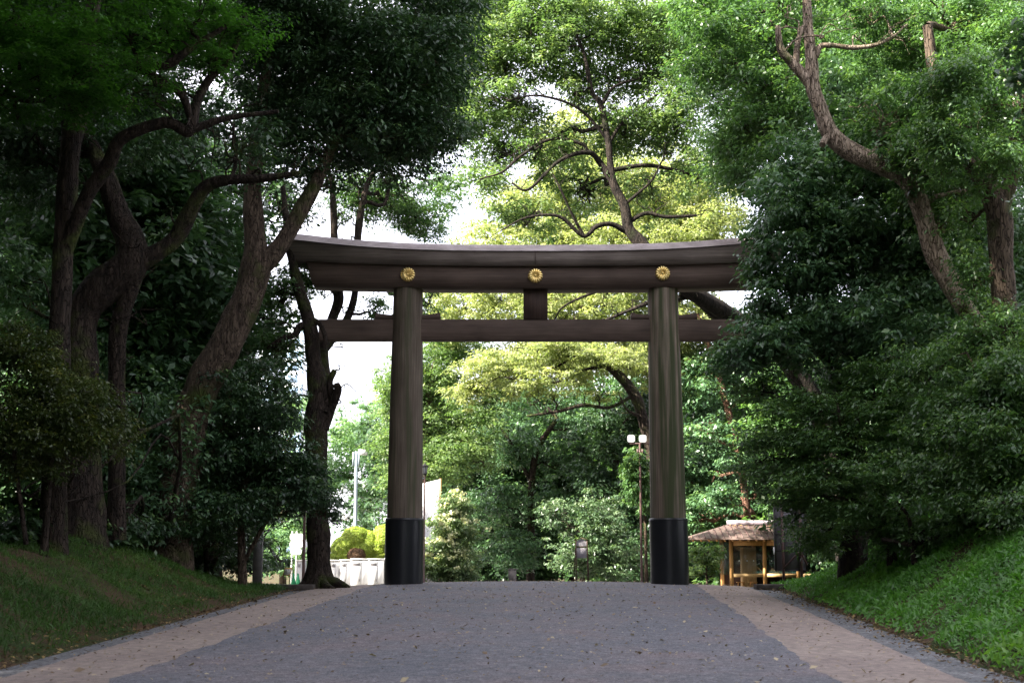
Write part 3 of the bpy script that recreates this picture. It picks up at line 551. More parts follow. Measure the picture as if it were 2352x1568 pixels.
tree('camphor_tree', 'grey trunked tree leaning from behind the right pillar with low yellow sprays', 'tree',
     [[(1550,1345,64,17.8),(1515,1200,64,13.3),(1500,1090,64,11.8),(1494,1040,64,11.1),(1482,985,64,11.8),(1462,915,64,12.6),(1425,865,64,11.1),(1385,835,64,8.1),(1320,810,64,5.9),(1230,800,64,3.7)],
      [(1390,840,64,4.4),(1340,850,63.7,3),(1290,875,63.5,2.2),(1200,885,63.2,1.5)], [(1460,905,64,4.4),(1400,935,63.6,3.7),(1340,930,63.4,4.4),(1280,945,63.2,3.7),(1210,955,63,2.2)],
      [(1340,800,63.8,3.7),(1300,830,63.6,3),(1230,865,63.4,2.2),(1170,870,63.2,1.5)], [(1495,1060,64,3.7),(1478,1075,63.8,3),(1470,1100,63.6,2.2)],
      [(1480,960,64,4.4),(1440,940,63.5,3),(1420,900,63.4,2.2)]],
     [(1130,850,64.5,95,48,2,.8),(1240,820,65,110,40,2.2,.7),(1360,815,65,100,36,2,.6),(1180,900,64,70,26,1.4,.4),(1330,880,63.6,60,28,1.2,.28),(1380,905,63.5,40,22,1,.25),(1270,905,63.5,50,20,1,.22),(1450,830,65,60,36,1.6,.5),(1390,822,63,65,24,1,.8),(1300,800,63,80,26,1,.8),(1240,870,63,60,24,1,.5),(1080,900,65,50,36,1.6,.6)],
     LF_YEL, BARKD, 43, L=.15, cr=.55, cover=5, twigs=12, carve=.2)
tree('young_tree', 'bright green leafy shoots hanging round the floodlight pole', 'tree',
     [[(1485,1335,63,4),(1482,1200,63,3.5),(1478,1130,63,3),(1470,1070,63,2)]],
     [(1460,1070,62.6,30,36,.6,1.2),(1468,1120,62.6,30,40,.6,1.2),(1475,1160,62.6,22,22,.5,1),(1450,1100,62.8,18,26,.4,.8)],
     LF_MID, BARK, 44, L=.17, cr=.4, cover=5, kc=30, droop=1.1, twigs=5)
tree('broadleaf_tree', 'light green tree sunlit in rounded clumps right of the left pillar', 'tree',
     [[(960,1335,86,16),(970,1200,86,14),(980,1000,86,11),(990,850,86,7)]],
     [(915,900,86,55,75,3,1),(1010,860,87,75,70,3,1),(960,980,86,60,70,3,1),(1060,960,86,75,70,3,1),(1010,1060,85,65,60,3,1),(890,1030,86,35,60,2,.9),(1080,1040,85,60,50,2.4,.9),(1040,800,88,80,50,3,.8),(920,1100,86,40,40,2,.8),(1130,900,87,60,50,2.5,.8)],
     LF_CAM, BARK, 45, L=.22, cr=.95, cover=6, twigs=6)
fb = tree('flowering_shrub', 'conical shrub thick with cream blossom beside the left pillar', 'shrub',
     [[(1035,1345,62,6),(1035,1280,62,5),(1037,1200,62,3)]],
     [(1045,1160,62,36,40,.9,1.1),(1035,1215,62,55,45,1.2,1.1),(1020,1280,62,62,48,1.3,1.1),(1060,1300,61.5,40,36,1,.9),(1000,1320,61.8,40,26,1,.9)],
     LF_PALE, BARKD, 46, L=.14, cr=.4, cover=5.5, kc=40, twigs=6)
fm = MB(); fg = np.random.RandomState(9)
foliage(fm, [(at(px, py, 61.4), (rx*pm(62), .9, ry*pm(62)), 1) for px, py, rx, ry in ((1045,1155,34,38),(1038,1210,52,42),(1020,1260,52,36),(1055,1290,36,30))], fg, L=.13, Wr=.8, cr=.26, cover=1.1, kc=14, carve=.05, up=.3)
fm.build('blossom', LF_FLOWER, fb)
tree('evergreen_shrub', 'spreading shrub with silvery leaves behind the small wooden notice stand', 'shrub',
     [[(1340,1345,72,6),(1335,1280,72,5),(1340,1200,72,3)]],
     [(1300,1205,72,70,45,1.8,1),(1370,1190,72.5,60,45,1.8,1),(1390,1260,72,70,50,1.8,1),(1330,1280,71.5,60,45,1.5,1),(1265,1190,73,40,40,1.4,.8),(1400,1310,71.5,50,30,1.4,.9)],
     LF_PALE2, BARKD, 47, L=.17, cr=.5, cover=5, kc=40, twigs=6)
tree('broadleaf_tree', 'dark tree with slim trunk in the shaded wood seen through the gate', 'tree',
     [[(1218,1340,92,9),(1220,1200,92,8),(1222,1100,92,8),(1235,1030,92,7),(1280,960,92,5)],[(1222,1110,92,6),(1180,1030,92,4),(1150,980,92,3)]],
     [(1170,1030,93,80,55,3,.8),(1280,1060,94,80,50,3,.55),(1140,1160,92,80,60,3,.85),(1260,1170,92,70,50,3,.7),(1170,1270,90,90,50,3,.9),(1300,980,94,90,50,3,.5),(1240,920,95,110,45,3,.6)],
     LF_BLUE, BARKD, 48, L=.24, cr=.9, cover=5.5, twigs=9, carve=.2)
tree('broadleaf_tree', 'dense deep green tree behind the floodlight pole', 'tree',
     [[(1420,1340,90,10),(1418,1150,90,9),(1410,1000,90,7)]],
     [(1400,1000,91,90,70,3,1),(1450,1080,90,80,70,3,1),(1370,1110,90,70,60,3,1),(1440,1180,89,70,60,3,1),(1480,950,91,80,60,3,1),(1500,1250,88,80,60,2.6,1),(1440,1290,87,60,45,2.4,.9)],
     LF_DARK, BARKD, 49, L=.24, cr=.9, cover=5.5, twigs=6)
tree('broadleaf_tree', 'reddish trunked tree behind the wooden hut', 'tree',
     [[(1720,1330,80,8),(1716,1190,80,8),(1700,1060,80,8),(1682,980,80,8),(1655,880,80,8),(1635,820,80,7),(1600,720,80,5)],[(1690,1010,80,4),(1650,980,80,3),(1610,970,80,2)]],
     [(1610,880,81,75,70,3,.8),(1640,1010,84,80,70,3,.8),(1590,1100,84,70,70,3,.9),(1700,1130,84,80,70,3,.9),(1660,790,81,80,60,3,.8),(1590,1190,82,60,50,2.6,.8),(1760,1180,86,80,60,3,.8),(1740,900,82,90,80,3,.8),(1690,1060,78.5,40,30,1.2,.7),(1640,990,78.5,50,30,1.2,.7),(1650,1150,79,50,40,1.5,.8)],
     LF_BLUE, BARKR, 50, L=.22, cr=.9, cover=5.5, twigs=8)
tree('young_shrub', 'light green bush between the right pillar and the wooden hut', 'shrub',
     [[(1625,1345,64,2.5),(1622,1300,64,2.2),(1618,1270,64,1.6)]],
     [(1612,1278,64,26,24,.6,.9),(1635,1290,64,22,20,.5,.8),(1650,1265,64.4,18,14,.4,.6),(1600,1315,63.5,24,16,.6,.9),(1645,1318,64,26,14,.6,.7)],
     LF_CAM, BARK, 51, L=.15, cr=.32, cover=4.5, kc=24, twigs=5)
# ---- bright far side on the left
for i, (lab, st, bl) in enumerate([
    ('tree tinted pale for haze beyond the white camera pole', [[(850,1330,135,8),(850,1150,135,7),(850,1000,135,4)]], [(850,1040,135,50,70,4,1),(800,1000,137,55,55,4,.9),(880,1130,134,50,60,4,1),(830,1180,133,55,45,4,1),(780,1090,135,50,60,4,1),(860,950,138,45,40,4,.7)]),
    ('haze tinted tree in the street left of the knobbly trunk', [[(650,1330,125,8),(650,1250,125,7),(650,1150,125,4)]], [(640,1230,125,55,50,3.5,1),(690,1190,127,50,60,3.5,1),(620,1290,123,50,36,3,1),(690,1290,124,50,40,3,1),(700,1080,128,50,70,3.5,.9),(670,960,130,55,60,3.5,.7),(590,1180,126,40,60,3.5,.9)])]):
    tree('street_tree', lab, 'tree', st, bl, LF_HAZY, BARK, 60+i, L=.36, cr=1.4, cover=5, twigs=6)
# wood closing the view: one kind built once, then copied
def forest_tree(seed, leaf):
    rg = np.random.RandomState(seed); root = thing('forest_tree', (0, 0, 0), '', 'tree')
    tm = MB(); P = spline(np.array([(0,0,-.5),(.2,.1,4),(-.2,0,8),(.1,.2,13)]), 5); tm.tube(P, np.linspace(.35,.12,len(P)), 8, rough=.1)
    bl = [((rg.uniform(-2.6,2.6), rg.uniform(-2.6,2.6), h), (2.6+rg.rand()*1.4, 2.6+rg.rand()*1.4, 1.9+rg.rand()), 1.0) for h in (2.5, 4.5, 6, 8, 9.5, 11, 12.5, 14)]
    cm = MB(); ce = foliage(cm, bl, rg, L=.34, cr=1.2, cover=5)
    for c, r, Q in ce:
        for j in range(4): branch_out(tm, P[min(len(P)-1, int(c[2]/14*len(P)*.8))], Q[rg.randint(len(Q))], .09, .03, rg, 5)
    tm.build('trunk', BARKD, root, smooth=True, origin=(0,0,0)); cm.build('crown', leaf, root, origin=(0,0,0)); return root
kinds = [forest_tree(71, LF_DARK), forest_tree(72, LF_MID), forest_tree(73, LF_BLUE)]
fl = ['dark leaved tree in the wood that closes the view behind the gate', 'mid green tree in the wood that closes the view behind the gate', 'blue green tree in the wood that closes the view behind the gate']
rf = random.Random(4); cnt = [0, 0, 0]
def regions(px, D, x, y):
    if y is not None: return 'added unseen beside the approach road to block light'
    if px < 560: return 'far back in the wood behind the left bank'
    if px > 1850: return 'far back in the wood behind the right bank'
    if px > 1560: return 'in the wood behind the wooden hut'
    if D > 110: return 'at the back of the wood seen through the gate'
    return 'in the front of the wood seen through the gate'
spots = [(px, D, None, None) for px in range(1120, 1800, 85) for D in (104,)] + [(px, 116, None, None) for px in range(1000, 1960, 110)] + \
        [(px, 70, None, None) for px in (1900, 2010, 2130, 2260)] + [(px, 66, None, None) for px in (40, 160, 290, 400)] + [(px, 82, None, None) for px in (-60, 60, 200)] + [(px, 48, None, None) for px in (150, 255)] + [(px, 52, None, None) for px in (-60, 60)] + [(px, 48, None, None) for px in (2380, 2270)] + [(px, 62, None, None) for px in (2080, 2200, 2330)] + [(2330, 60, None, None), (1860, 85, None, None), (-60, 58, None, None)]
for y in range(-34, 40, 5):  # unseen rows beside and behind the camera, added to block sun and sky
    for x in (-17, -25): spots.append((0, 0, x-(3 if y > 20 else 0)+(-9 if y > 32 else 0), y))
for y in range(-34, 36, 9): spots.append((0, 0, 18+(6 if y > 15 else 0), y)); 
for x in range(-12, 16, 6): spots.append((0, 0, x, -36))
for x in (-30, -40):  # more unseen trees added on the left to block the sun
    for y in (34, 42, 50): spots.append((0, 0, x, y))
fk = ['dark leaved tree', 'mid green tree', 'blue green tree']
for i, (px, D, fx, fy) in enumerate(spots):
    k = rf.choice([0, 0, 1, 2, 2]); rr = regions(px, D, fx, fy)
    if fy is None: D += rf.uniform(-3, 3); x = (px-PX0+rf.uniform(-25, 25))/FPX*D
    else: x, D = fx+rf.uniform(-1.5, 1.5), fy+rf.uniform(-2, 2)
    src = kinds[k]
    if cnt[k] == 0: o = src
    else:
        o = src.copy(); COL.objects.link(o)
        for ch in src.children: c = ch.copy(); COL.objects.link(c); c.parent = o
    cnt[k] += 1
    s = rf.uniform(.8, 1.1)*(.95 if px < 560 and fy is None else 1)
    o.location = (x, D, gz(x, D)-.1); o.scale = (s, s, s*rf.uniform(.85, 1.05)); o.rotation_euler = (0, 0, rf.uniform(0, 6.28))
    o['label'] = fk[k]+' '+rr; o['group'] = fk[k]+'s '+rr

# big trees roofing the approach unseen above the view, added to cast its shade
def roof_tree(seed, flatten):
    rg = np.random.RandomState(seed); root = thing('added_shade_tree', (0, 0, 0), '', 'tree')
    tm = MB(); P = spline(np.array([(0,0,-.5),(.4,.1,5),(.3,0,10),(1.6,.2,15.5)]), 5); tm.tube(P, np.linspace(.5,.2,len(P)), 10, rough=.1)
    bl = [((rg.uniform(-3,7), rg.uniform(-5,5), rg.uniform(16.5,19)), (3.4+rg.rand(), 3.4+rg.rand(), 1.6), 1.) for h in range(15)]
    cm = MB(); ce = foliage(cm, bl, rg, L=.42, cr=1.3, cover=5.5, carve=.02)
    for c, r, Q in ce: branch_out(tm, P[-2], c, .16, .05, rg, 6)
    tm.build('trunk', BARKD, root, smooth=True, origin=(0,0,0)); cm.build('crown', LF_MID, root, origin=(0,0,0)); return root
rt = roof_tree(81, 1); n = 0
for (x, y, rz, s) in [(-12,-14,.1,1),(-12.5,-4,-.2,1),(-12,6,.2,1),(-12.5,16,0,1.02),(-13.5,26,-.1,1.12),(-14,33,.15,1.2),(14,-10,3.0,1),(15,3,3.3,1),(-18,7,.2,1),(-19,17,-.2,1),(-20,0,.3,1),(-21,12,.1,1.05),(-22,24,.2,1.1),(-23,36,0,1.15)]:
    if n == 0: o = rt
    else:
        o = rt.copy(); COL.objects.link(o)
        for ch in rt.children: c = ch.copy(); COL.objects.link(c); c.parent = o
    n += 1; o.location = (x, y, gz(x, y)-.1); o.rotation_euler = (0, 0, rz); o.scale = (s, s, s)
    o['label'] = 'unseen tall tree added to shade the approach road'; o['group'] = 'unseen tall trees added to shade the approach road'

# ------------------------------------------------------------------ grass, litter
def scatter_ground(name, side, n, L, Wr, leaf, seed, dmax, y0, y1, upw, label, bend=.5, clump=1.0):
    rg = np.random.RandomState(seed)
    y = y0 + (y1-y0)*rg.rand(n)**1.0; d = rg.rand(n)**.8*dmax + .0
    x = (edge(y, 'gl')-d) if side < 0 else (edge(y, 'gr')+d)
    x = x + .10*rg.randn(n)
    h = n2(x, y, 1.4); keep = h + rg.rand(n)*1.6 > -.1; x = x[keep]; y = y[keep]; h = h[keep]; n = len(x)
    ll = L*(.6+.8*rg.rand(n))*(1+.35*np.clip(h, -1, 1))
    Ax = unit(np.stack([rg.randn(n)*.6, rg.randn(n)*.6-.1, np.full(n, upw)+rg.rand(n)*.5], 1))
    C = np.stack([x, y, zg(x, y)+ll*Ax[:, 2]*.45+.05*rg.rand(n)*clump], 1)
    Nn = unit(rg.randn(n, 3)*.6 + np.array([-.1, -.5, .6]))
    V, F = leaf_quads(C, Nn, Ax, ll, ll*Wr)
    m = MB(); m.add(V, F, np.clip(.45+.3*n2(x, y, .7)+.4*(rg.rand(n)-.4), 0, 1))
    return tag(m.build(name, leaf), label, 'grass', kind='stuff')
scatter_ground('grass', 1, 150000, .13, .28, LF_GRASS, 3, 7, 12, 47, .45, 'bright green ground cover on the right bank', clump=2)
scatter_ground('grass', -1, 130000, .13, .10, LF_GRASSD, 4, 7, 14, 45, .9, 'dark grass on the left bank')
def litter(n, fn, seed, L=.07):
    rg = np.random.RandomState(seed); x, y = fn(rg, n)
    k = len(x); z = np.maximum(zg(x, y), zroad(x, y))
    Nn = unit(np.array([0, 0, 1.]) + rg.randn(k, 3)*.28); ll = L*(.5+1.0*rg.rand(k))
    V, F = leaf_quads(np.stack([x, y, z+.014+.012*rg.rand(k)], 1), Nn, rg.randn(k, 3), ll, ll*.55)
    return V, F, rg.rand(k)
lm = MB()
def f_road(rg, n):
    y = 12+38*rg.rand(n); a = edge(y, 'tl'); b = edge(y, 'tr'); return a+(b-a)*rg.rand(n), y
def f_vr(rg, n):
    y = 12+36*rg.rand(n); return edge(y, 'gr')-.15+rg.randn(n)*.28, y
def f_vl(rg, n):
    y = 14+30*rg.rand(n); return edge(y, 'gl')+.0+rg.randn(n)*.35, y
def f_bl(rg, n):
    y = 30+14*rg.rand(n); return edge(y, 'gl')-.3-2.6*rg.rand(n), y
lm.add(*litter(2600, f_vr, 2)); lm.add(*litter(1600, f_vl, 3)); lm.add(*litter(2600, f_bl, 4, .09))
tag(lm.build('fallen_leaves', LF_LITTER), 'dry brown fallen leaves scattered along the road edges', 'leaves', kind='stuff')

lr = MB(); lr.add(*litter(4500, f_road, 1, .045)); lr.add(*litter(500, f_road, 8, .10)); tag(lr.build('fallen_leaves', LF_LITTER2), 'small pale leaf fragments strewn over the road surface', 'leaves', kind='stuff')
# ------------------------------------------------------------------ torii gate
GD = 45.0; XC = at(1230, 1000, GD)[0]
def gx(px, py=600): return at(px, py, GD)[0]
def gzp(py, D=GD): return at(1230, py, D)[2]
def woodmat(name, c0, c1, stretch, green=0, dark=(.02, .016, .013), rough=.75, cscale=3.0):
    m, n, l, b = newmat(name)
    tc = n.new('ShaderNodeTexCoord'); mp = n.new('ShaderNodeMapping'); mp.inputs['Scale'].default_value = stretch; l.new(tc.outputs['Object'], mp.inputs[0])
    t = n.new('ShaderNodeTexNoise'); t.inputs['Scale'].default_value = cscale; t.inputs['Detail'].default_value = 9; t.inputs['Roughness'].default_value = .65; l.new(mp.outputs[0], t.inputs['Vector'])
    r = n.new('ShaderNodeValToRGB'); e = r.color_ramp.elements; e[0].color = (*c0, 1); e[0].position = .3; e[1].color = (*c1, 1); e[1].position = .7; l.new(t.outputs['Fac'], r.inputs[0])
    t3 = n.new('ShaderNodeTexNoise'); t3.inputs['Scale'].default_value = 1.1; t3.inputs['Detail'].default_value = 4
    mp3 = n.new('ShaderNodeMapping'); mp3.inputs['Scale'].default_value = tuple(.25+.5*min(s, 2) if s > 1 else s*2.2 for s in stretch); l.new(tc.outputs['Object'], mp3.inputs[0]); l.new(mp3.outputs[0], t3.inputs['Vector'])
    r3 = n.new('ShaderNodeValToRGB'); r3.color_ramp.elements[0].position = .38; r3.color_ramp.elements[1].position = .62; r3.color_ramp.elements[0].color = (.72, .70, .68, 1); r3.color_ramp.elements[1].color = (1.15, 1.15, 1.15, 1); l.new(t3.outputs['Fac'], r3.inputs[0])
    mu = n.new('ShaderNodeMixRGB'); mu.blend_type = 'MULTIPLY'; mu.inputs[0].default_value = 1; l.new(r.outputs[0], mu.inputs[1]); l.new(r3.outputs[0], mu.inputs[2])
    out = mu.outputs[0]
    if green:
        tg = n.new('ShaderNodeTexNoise'); tg.inputs['Scale'].default_value = 2.2; tg.inputs['Detail'].default_value = 4
        mg = n.new('ShaderNodeMapping'); mg.inputs['Scale'].default_value = (2.2, 2.2, .10); l.new(tc.outputs['Object'], mg.inputs[0]); l.new(mg.outputs[0], tg.inputs['Vector'])
        rr = n.new('ShaderNodeValToRGB'); rr.color_ramp.elements[0].position = .60-.12*green; rr.color_ramp.elements[1].position = .78-.12*green; l.new(tg.outputs['Fac'], rr.inputs[0])
        mx = n.new('ShaderNodeMixRGB'); mx.inputs[2].default_value = (.045, .055, .02, 1); l.new(rr.outputs[0], mx.inputs[0]); l.new(out, mx.inputs[1]); out = mx.outputs[0]
    l.new(out, b.inputs['Base Color']); b.inputs['Roughness'].default_value = rough; b.inputs['Specular IOR Level'].default_value = .35
    bp = n.new('ShaderNodeBump'); bp.inputs['Strength'].default_value = .5; bp.inputs['Distance'].default_value = .02; l.new(t.outputs['Fac'], bp.inputs['Height']); l.new(bp.outputs[0], b.inputs['Normal'])
    return m
W_PIL = woodmat('pillar_cypress', (.070, .052, .038), (.18, .145, .11), (9, 9, .22), .7)
W_PIL2 = woodmat('pillar_cypress_mossy', (.095, .072, .054), (.27, .215, .165), (9, 9, .22), 1.5)
W_BEAM = woodmat('beam_cypress', (.060, .040, .031), (.130, .092, .072), (.25, 9, 11))
W_KAS = woodmat('lintel_cypress', (.095, .076, .066), (.22, .18, .155), (.25, 9, 11))
W_DARK = woodmat('strut_cypress', (.045, .028, .022), (.085, .055, .044), (9, 9, .3))
W_CAP = woodmat('cap_boards_sky_sheen', (.30, .25, .25), (.50, .43, .44), (.5, 14, 14), cscale=4, rough=.45)  # light board colour stands in for the sky's sheen on the cap
m_, n_, l_, b_ = newmat('black_sleeve'); b_.inputs['Base Color'].default_value = (.012, .013, .016, 1); b_.inputs['Roughness'].default_value = .32; b_.inputs['Metallic'].default_value = .0; b_.inputs['Specular IOR Level'].default_value = .4
SLEEVE = m_
m_, n_, l_, b_ = newmat('gold'); b_.inputs['Base Color'].default_value = (1.0, .78, .34, 1); b_.inputs['Roughness'].default_value = .33; b_.inputs['Metallic'].default_value = 1.0
GOLD = m_

gate = thing('torii_gate', (XC, GD, float(zroad(XC, GD))), 'huge dark wooden torii gate with three gold flower crests spanning the road', 'torii gate')
for side, (pt, pb, rt_, rb_) in enumerate(((937.7, 929.5, 32, 40), (1522, 1535, 33, 40))):
    zt = gzp(655); zb = gzp(1345)
    xt = at(pt, 660, GD)[0]; xb = at(pb, 1190, GD)[0]
    z1 = gzp(1190); sl = (xt-xb)/(gzp(660)-z1); x0 = xb - sl*(z1-zb)
    z0 = float(zroad(x0, GD))-.15; x0 = xb - sl*(z1-z0)
    H = zt+.06-z0; h1 = z1-z0
    def rad(h): 
        f = h/H; return (rb_*pm(GD)*1.02)*(1-f) + (rt_*pm(GD)*1.04)*f + .02*math.sin(f*math.pi)
    pm_ = MB(); prof = [(rad(h), h) for h in np.linspace(0, H, 40)]
    pm_.lathe((x0, GD, z0), prof, 40, (sl, 0))
    pil = pm_.build('pillar', W_PIL2 if side else W_PIL, gate, smooth=True)
    if side: pil['label'] = 'pillar with green algae streaks'
    sv = MB(); hs = h1
    pr = [(.595, 0), (.60, .3), (.605, hs-.05), (.605, hs-.012), (.59, hs), (rad(hs)-.03, hs)]
    sv.lathe((x0, GD, z0), pr, 56, (sl, 0)); sv.build('metal_sleeve', SLEEVE, pil, smooth=True)
    # thin ring flange
    rg_ = MB(); rg_.lathe((x0, GD, z0), [(.60, hs-.075), (.618, hs-.07), (.618, hs-.045), (.60, hs-.04)], 56, (sl, 0)); rg_.build('sleeve_rim', SLEEVE, pil, smooth=True)
HX = 562*pm(GD)
def swept(prof_fn, xs, mat, name, parent, smooth=False):
    """prof_fn(x)-> list of (y,z) points; closed section swept along x"""
    m = MB(); V = []; k = None
    for x in xs:
        p = prof_fn(x); k = len(p)
        for (y, z, dx) in p: V.append((x+dx, y, z))
    N = len(xs); i = np.arange(N-1)[:, None]*k; j = np.arange(k)[None]; j2 = (j+1) % k
    m.add(V, np.stack([i+j, i+j2, i+k+j2, i+k+j], -1).reshape(-1, 4)[:, ::-1])
    for e, sgn in ((0, 1), (N-1, -1)):
        c = np.mean(np.array(V[e*k:(e+1)*k]), 0); Vc = V[e*k:(e+1)*k]+[tuple(c)]
        kk = np.arange(k); Fc = np.stack([kk, (kk+1) % k, np.full(k, k)], 1)
        m.add(Vc, Fc if sgn > 0 else Fc[:, ::-1])
    return m.build(name, mat, parent, smooth=smooth)
U = lambda x: abs(x-XC)/(551*pm(GD))
zk_b = lambda x: gzp(609, GD-.64) + 13*pm(GD)*U(x)**2.6
zk_t = lambda x: gzp(579, GD-.64) + 27*pm(GD)*U(x)**2.9
zs_b = lambda x: gzp(660, GD-.5) + 8*pm(GD)*U(x)**2.5
KY = .64   # half depth of kasagi
def ksec(x):
    u = (x-XC)/HX; e = .16*max(0, abs(u)-.93)/.07*np.sign(u)
    b, t = zk_b(x), zk_t(x)
    return [(GD-KY, b, 0), (GD-KY-.02, t, e), (GD-KY+.08, t+.02, e), (GD+KY-.08, t+.02, e), (GD+KY+.02, t, e), (GD+KY, b, 0)]
xs_ = XC + np.linspace(-HX, HX, 61)
kas = swept(ksec, xs_, W_KAS, 'top_lintel', gate)
zt0 = lambda x: zk_t(x)
for k in range(5):         # stepped cap boards rising to the ridge
    def csec(x, k=k):
        u = (x-XC)/HX; e = (.20+.0*k)*max(0, abs(u)-.93)/.07*np.sign(u)
        y = KY+.07-.075*k; z = zt0(x)+.024+.056*k
        return [(GD-y, z, e), (GD-y+.004, z+.014, e), (GD-y+.078, z+.058, e), (GD+y-.078, z+.058, e), (GD+y-.004, z+.014, e), (GD+y, z, e)]
    cp = swept(csec, xs_, W_CAP, 'cap_board', kas)
jm = MB(); jm.box(XC-.012, XC+.012, GD-KY-.034, GD-KY-.014, zk_b(XC)+.03, zk_t(XC)-.03); jm.build('joint_strip', W_DARK, kas)
SX = 526*pm(GD)
def ssec(x):
    u = (x-XC)/SX; e = -.22*max(0, abs(u)-.95)/.05*np.sign(u)
    b, t = zs_b(x), zk_b(x)-.004
    return [(GD-.5, b, e), (GD-.5, t, 0), (GD+.5, t, 0), (GD+.5, b, e)]
swept(ssec, XC+np.linspace(-SX, SX, 61), W_BEAM, 'second_lintel', gate)
NX = 497*pm(GD); zn0, zn1 = gzp(781, GD-.2), gzp(733, GD-.2)
tb = MB(); 
def beambox(m, x0, x1, y0, y1, z0, z1, c=.02):
    def sec(y0, y1, z0, z1, c): return [(y0+c, z0), (y1-c, z0), (y1, z0+c), (y1, z1-c), (y1-c, z1), (y0+c, z1), (y0, z1-c), (y0, z0+c)]
    s = sec(y0, y1, z0, z1, c); V = [(x, y, z) for x in (x0, x1) for y, z in s]
    j = np.arange(8); m.add(V, np.stack([j, (j+1) % 8, 8+(j+1) % 8, 8+j], 1)); 
    m.add([V[i] for i in range(8)], [tuple(range(8))[::-1]]); m.add([V[8+i] for i in range(8)], [tuple(range(8))])
beambox(tb, XC-NX, XC+NX, GD-.20, GD+.20, zn0, zn1); tb.build('tie_beam', W_BEAM, gate)
st = MB(); st.box(at(1202.5, 700, GD)[0], at(1257.5, 700, GD)[0], GD-.24, GD+.24, zn1+.003, gzp(660)+.03); st.build('centre_strut', W_DARK, gate)
for (a, b_x, s) in ((861.7, 906, -1), (968, 1013, 1), (1448, 1490, -1), (1556, 1601, 1)):      # wedges with concave top
    x0, x1 = at(a, 725, GD)[0], at(b_x, 725, GD)[0]; m = MB(); k = 9; V = []
    for i in range(k):
        t = i/(k-1); x = x0+(x1-x0)*t; w = t if s > 0 else 1-t; z = zn1+.003+.15+.075*w**2
        dx = .03*s if (t in (0, 1) and w == 1) else 0
        V += [(x+dx*0, GD-.15, zn1+.003), (x-dx, GD-.15, z), (x-dx, GD+.15, z), (x+dx*0, GD+.15, zn1+.003)]
    i = np.arange(k-1)[:, None]*4; j = np.arange(4)[None]; j2 = (j+1) % 4
    m.add(V, np.stack([i+j, i+j2, i+4+j2, i+4+j], -1).reshape(-1, 4)[:, ::-1]); m.add(V[:4], [(0,1,2,3)]); m.add(V[-4:], [(3,2,1,0)])
    m.build('wedge', W_BEAM, gate)
for (px, py) in ((936.7, 631), (1229.5, 633.7), (1521.7, 628)):     # sixteen petal gold crests
    c = at(px, py, GD-.505); c[1] = GD-.505; m = MB(); R = .238; NP = 16; V = []; ns = 12; nr = 12
    TH = np.linspace(0, 2*math.pi, NP*ns, endpoint=False)
    rs = np.linspace(.045, 1, nr)
    for r_ in rs:
        for th in TH:
            ph = (th*NP/(2*math.pi)) % 1.0; w = abs(2*ph-1)          # w=1 at the seam
            rr = r_*R*(1-.085*w**3*(r_**3)); dome = .060*(1-w**4)*min(1, r_*2.0)
            fall = .03*(1-((r_-.5)/.5)**4) if r_ > .5 else .03
            V.append((c[0]+rr*math.sin(th), c[1]-.02-dome-fall*.9, c[2]+rr*math.cos(th)))
    n1 = len(TH)
    for th in TH:
        ph = (th*NP/(2*math.pi)) % 1.0; w = abs(2*ph-1); rr = R*(1-.085*w**3); V.append((c[0]+rr*math.sin(th), c[1], c[2]+rr*math.cos(th)))
    i = np.arange(nr)[:, None]*n1; j = np.arange(n1)[None]; j2 = (j+1) % n1
    m.add(V, np.stack([i+j, i+j2, i+n1+j2, i+n1+j], -1).reshape(-1, 4)[:, ::-1])
    cr = m.build('gold_crest', GOLD, gate, smooth=True)
    h = MB(); q = []
    for a in np.linspace(0, math.pi/2, 6): q.append((.036*math.cos(a), .036*math.sin(a)*.8))
    V = []; 
    for (r_, d_) in q:
        for th in np.linspace(0, 2*math.pi, 20, endpoint=False): V.append((c[0]+r_*math.sin(th), c[1]-.075-d_, c[2]+r_*math.cos(th)))
    i = np.arange(5)[:, None]*20; j = np.arange(20)[None]; j2 = (j+1) % 20
    h.add(V, np.stack([i+j, i+j2, i+20+j2, i+20+j], -1).reshape(-1, 4)[:, ::-1]); h.build('crest_boss', GOLD, cr, smooth=True)

# ------------------------------------------------------------------ small things
def plain(name, c, rough=.6, metal=0, spec=.4): return nmat(name, [tuple(x*.85 for x in c), c], 3, rough, spec=spec, metal=metal)
WHITE = plain('white_paint', (.80, .80, .80)); WHITE2 = plain('cream_panel', (.72, .70, .66)); GREY = plain('grey_metal', (.30, .36, .42), .4); DGREY = plain('dark_grey_panel', (.17, .16, .18), .7)
BROWNM = plain('brown_steel', (.12, .070, .066), .5); WOODY = nmat('fresh_cedar', [(.50, .27, .10), (.66, .38, .15)], 3, .6, stretch=(8, 8, .5))
WOODP = nmat('pale_cedar', [(.62, .40, .18), (.74, .50, .25)], 3, .6, stretch=(9, 9, .4)); DWOOD = nmat('dark_wood', [(.05, .026, .02), (.09, .05, .038)], 5, .7)
STONE = nmat('stone', [(.20, .18, .165), (.34, .30, .27)], 6, .9, .4); ROOFM = nmat('brown_roof_metal', [(.115, .08, .07), (.15, .11, .098)], 4, .5)
GREENP = plain('green_plastic', (.02, .30, .12), .5); BLACKM = plain('black_metal', (.03, .025, .025), .5)
m_, n_, l_, b_ = newmat('window_glass'); b_.inputs['Base Color'].default_value = (.05, .13, .13, 1); b_.inputs['Roughness'].default_value = .06; b_.inputs['Specular IOR Level'].default_value = .8
b_.inputs['Alpha'].default_value = .22; GLASS = m_
m_, n_, l_, b_ = newmat('frosted_lamp_glass'); b_.inputs['Base Color'].default_value = (.40, .41, .43, 1); b_.inputs['Roughness'].default_value = .3; LAMPG = m_
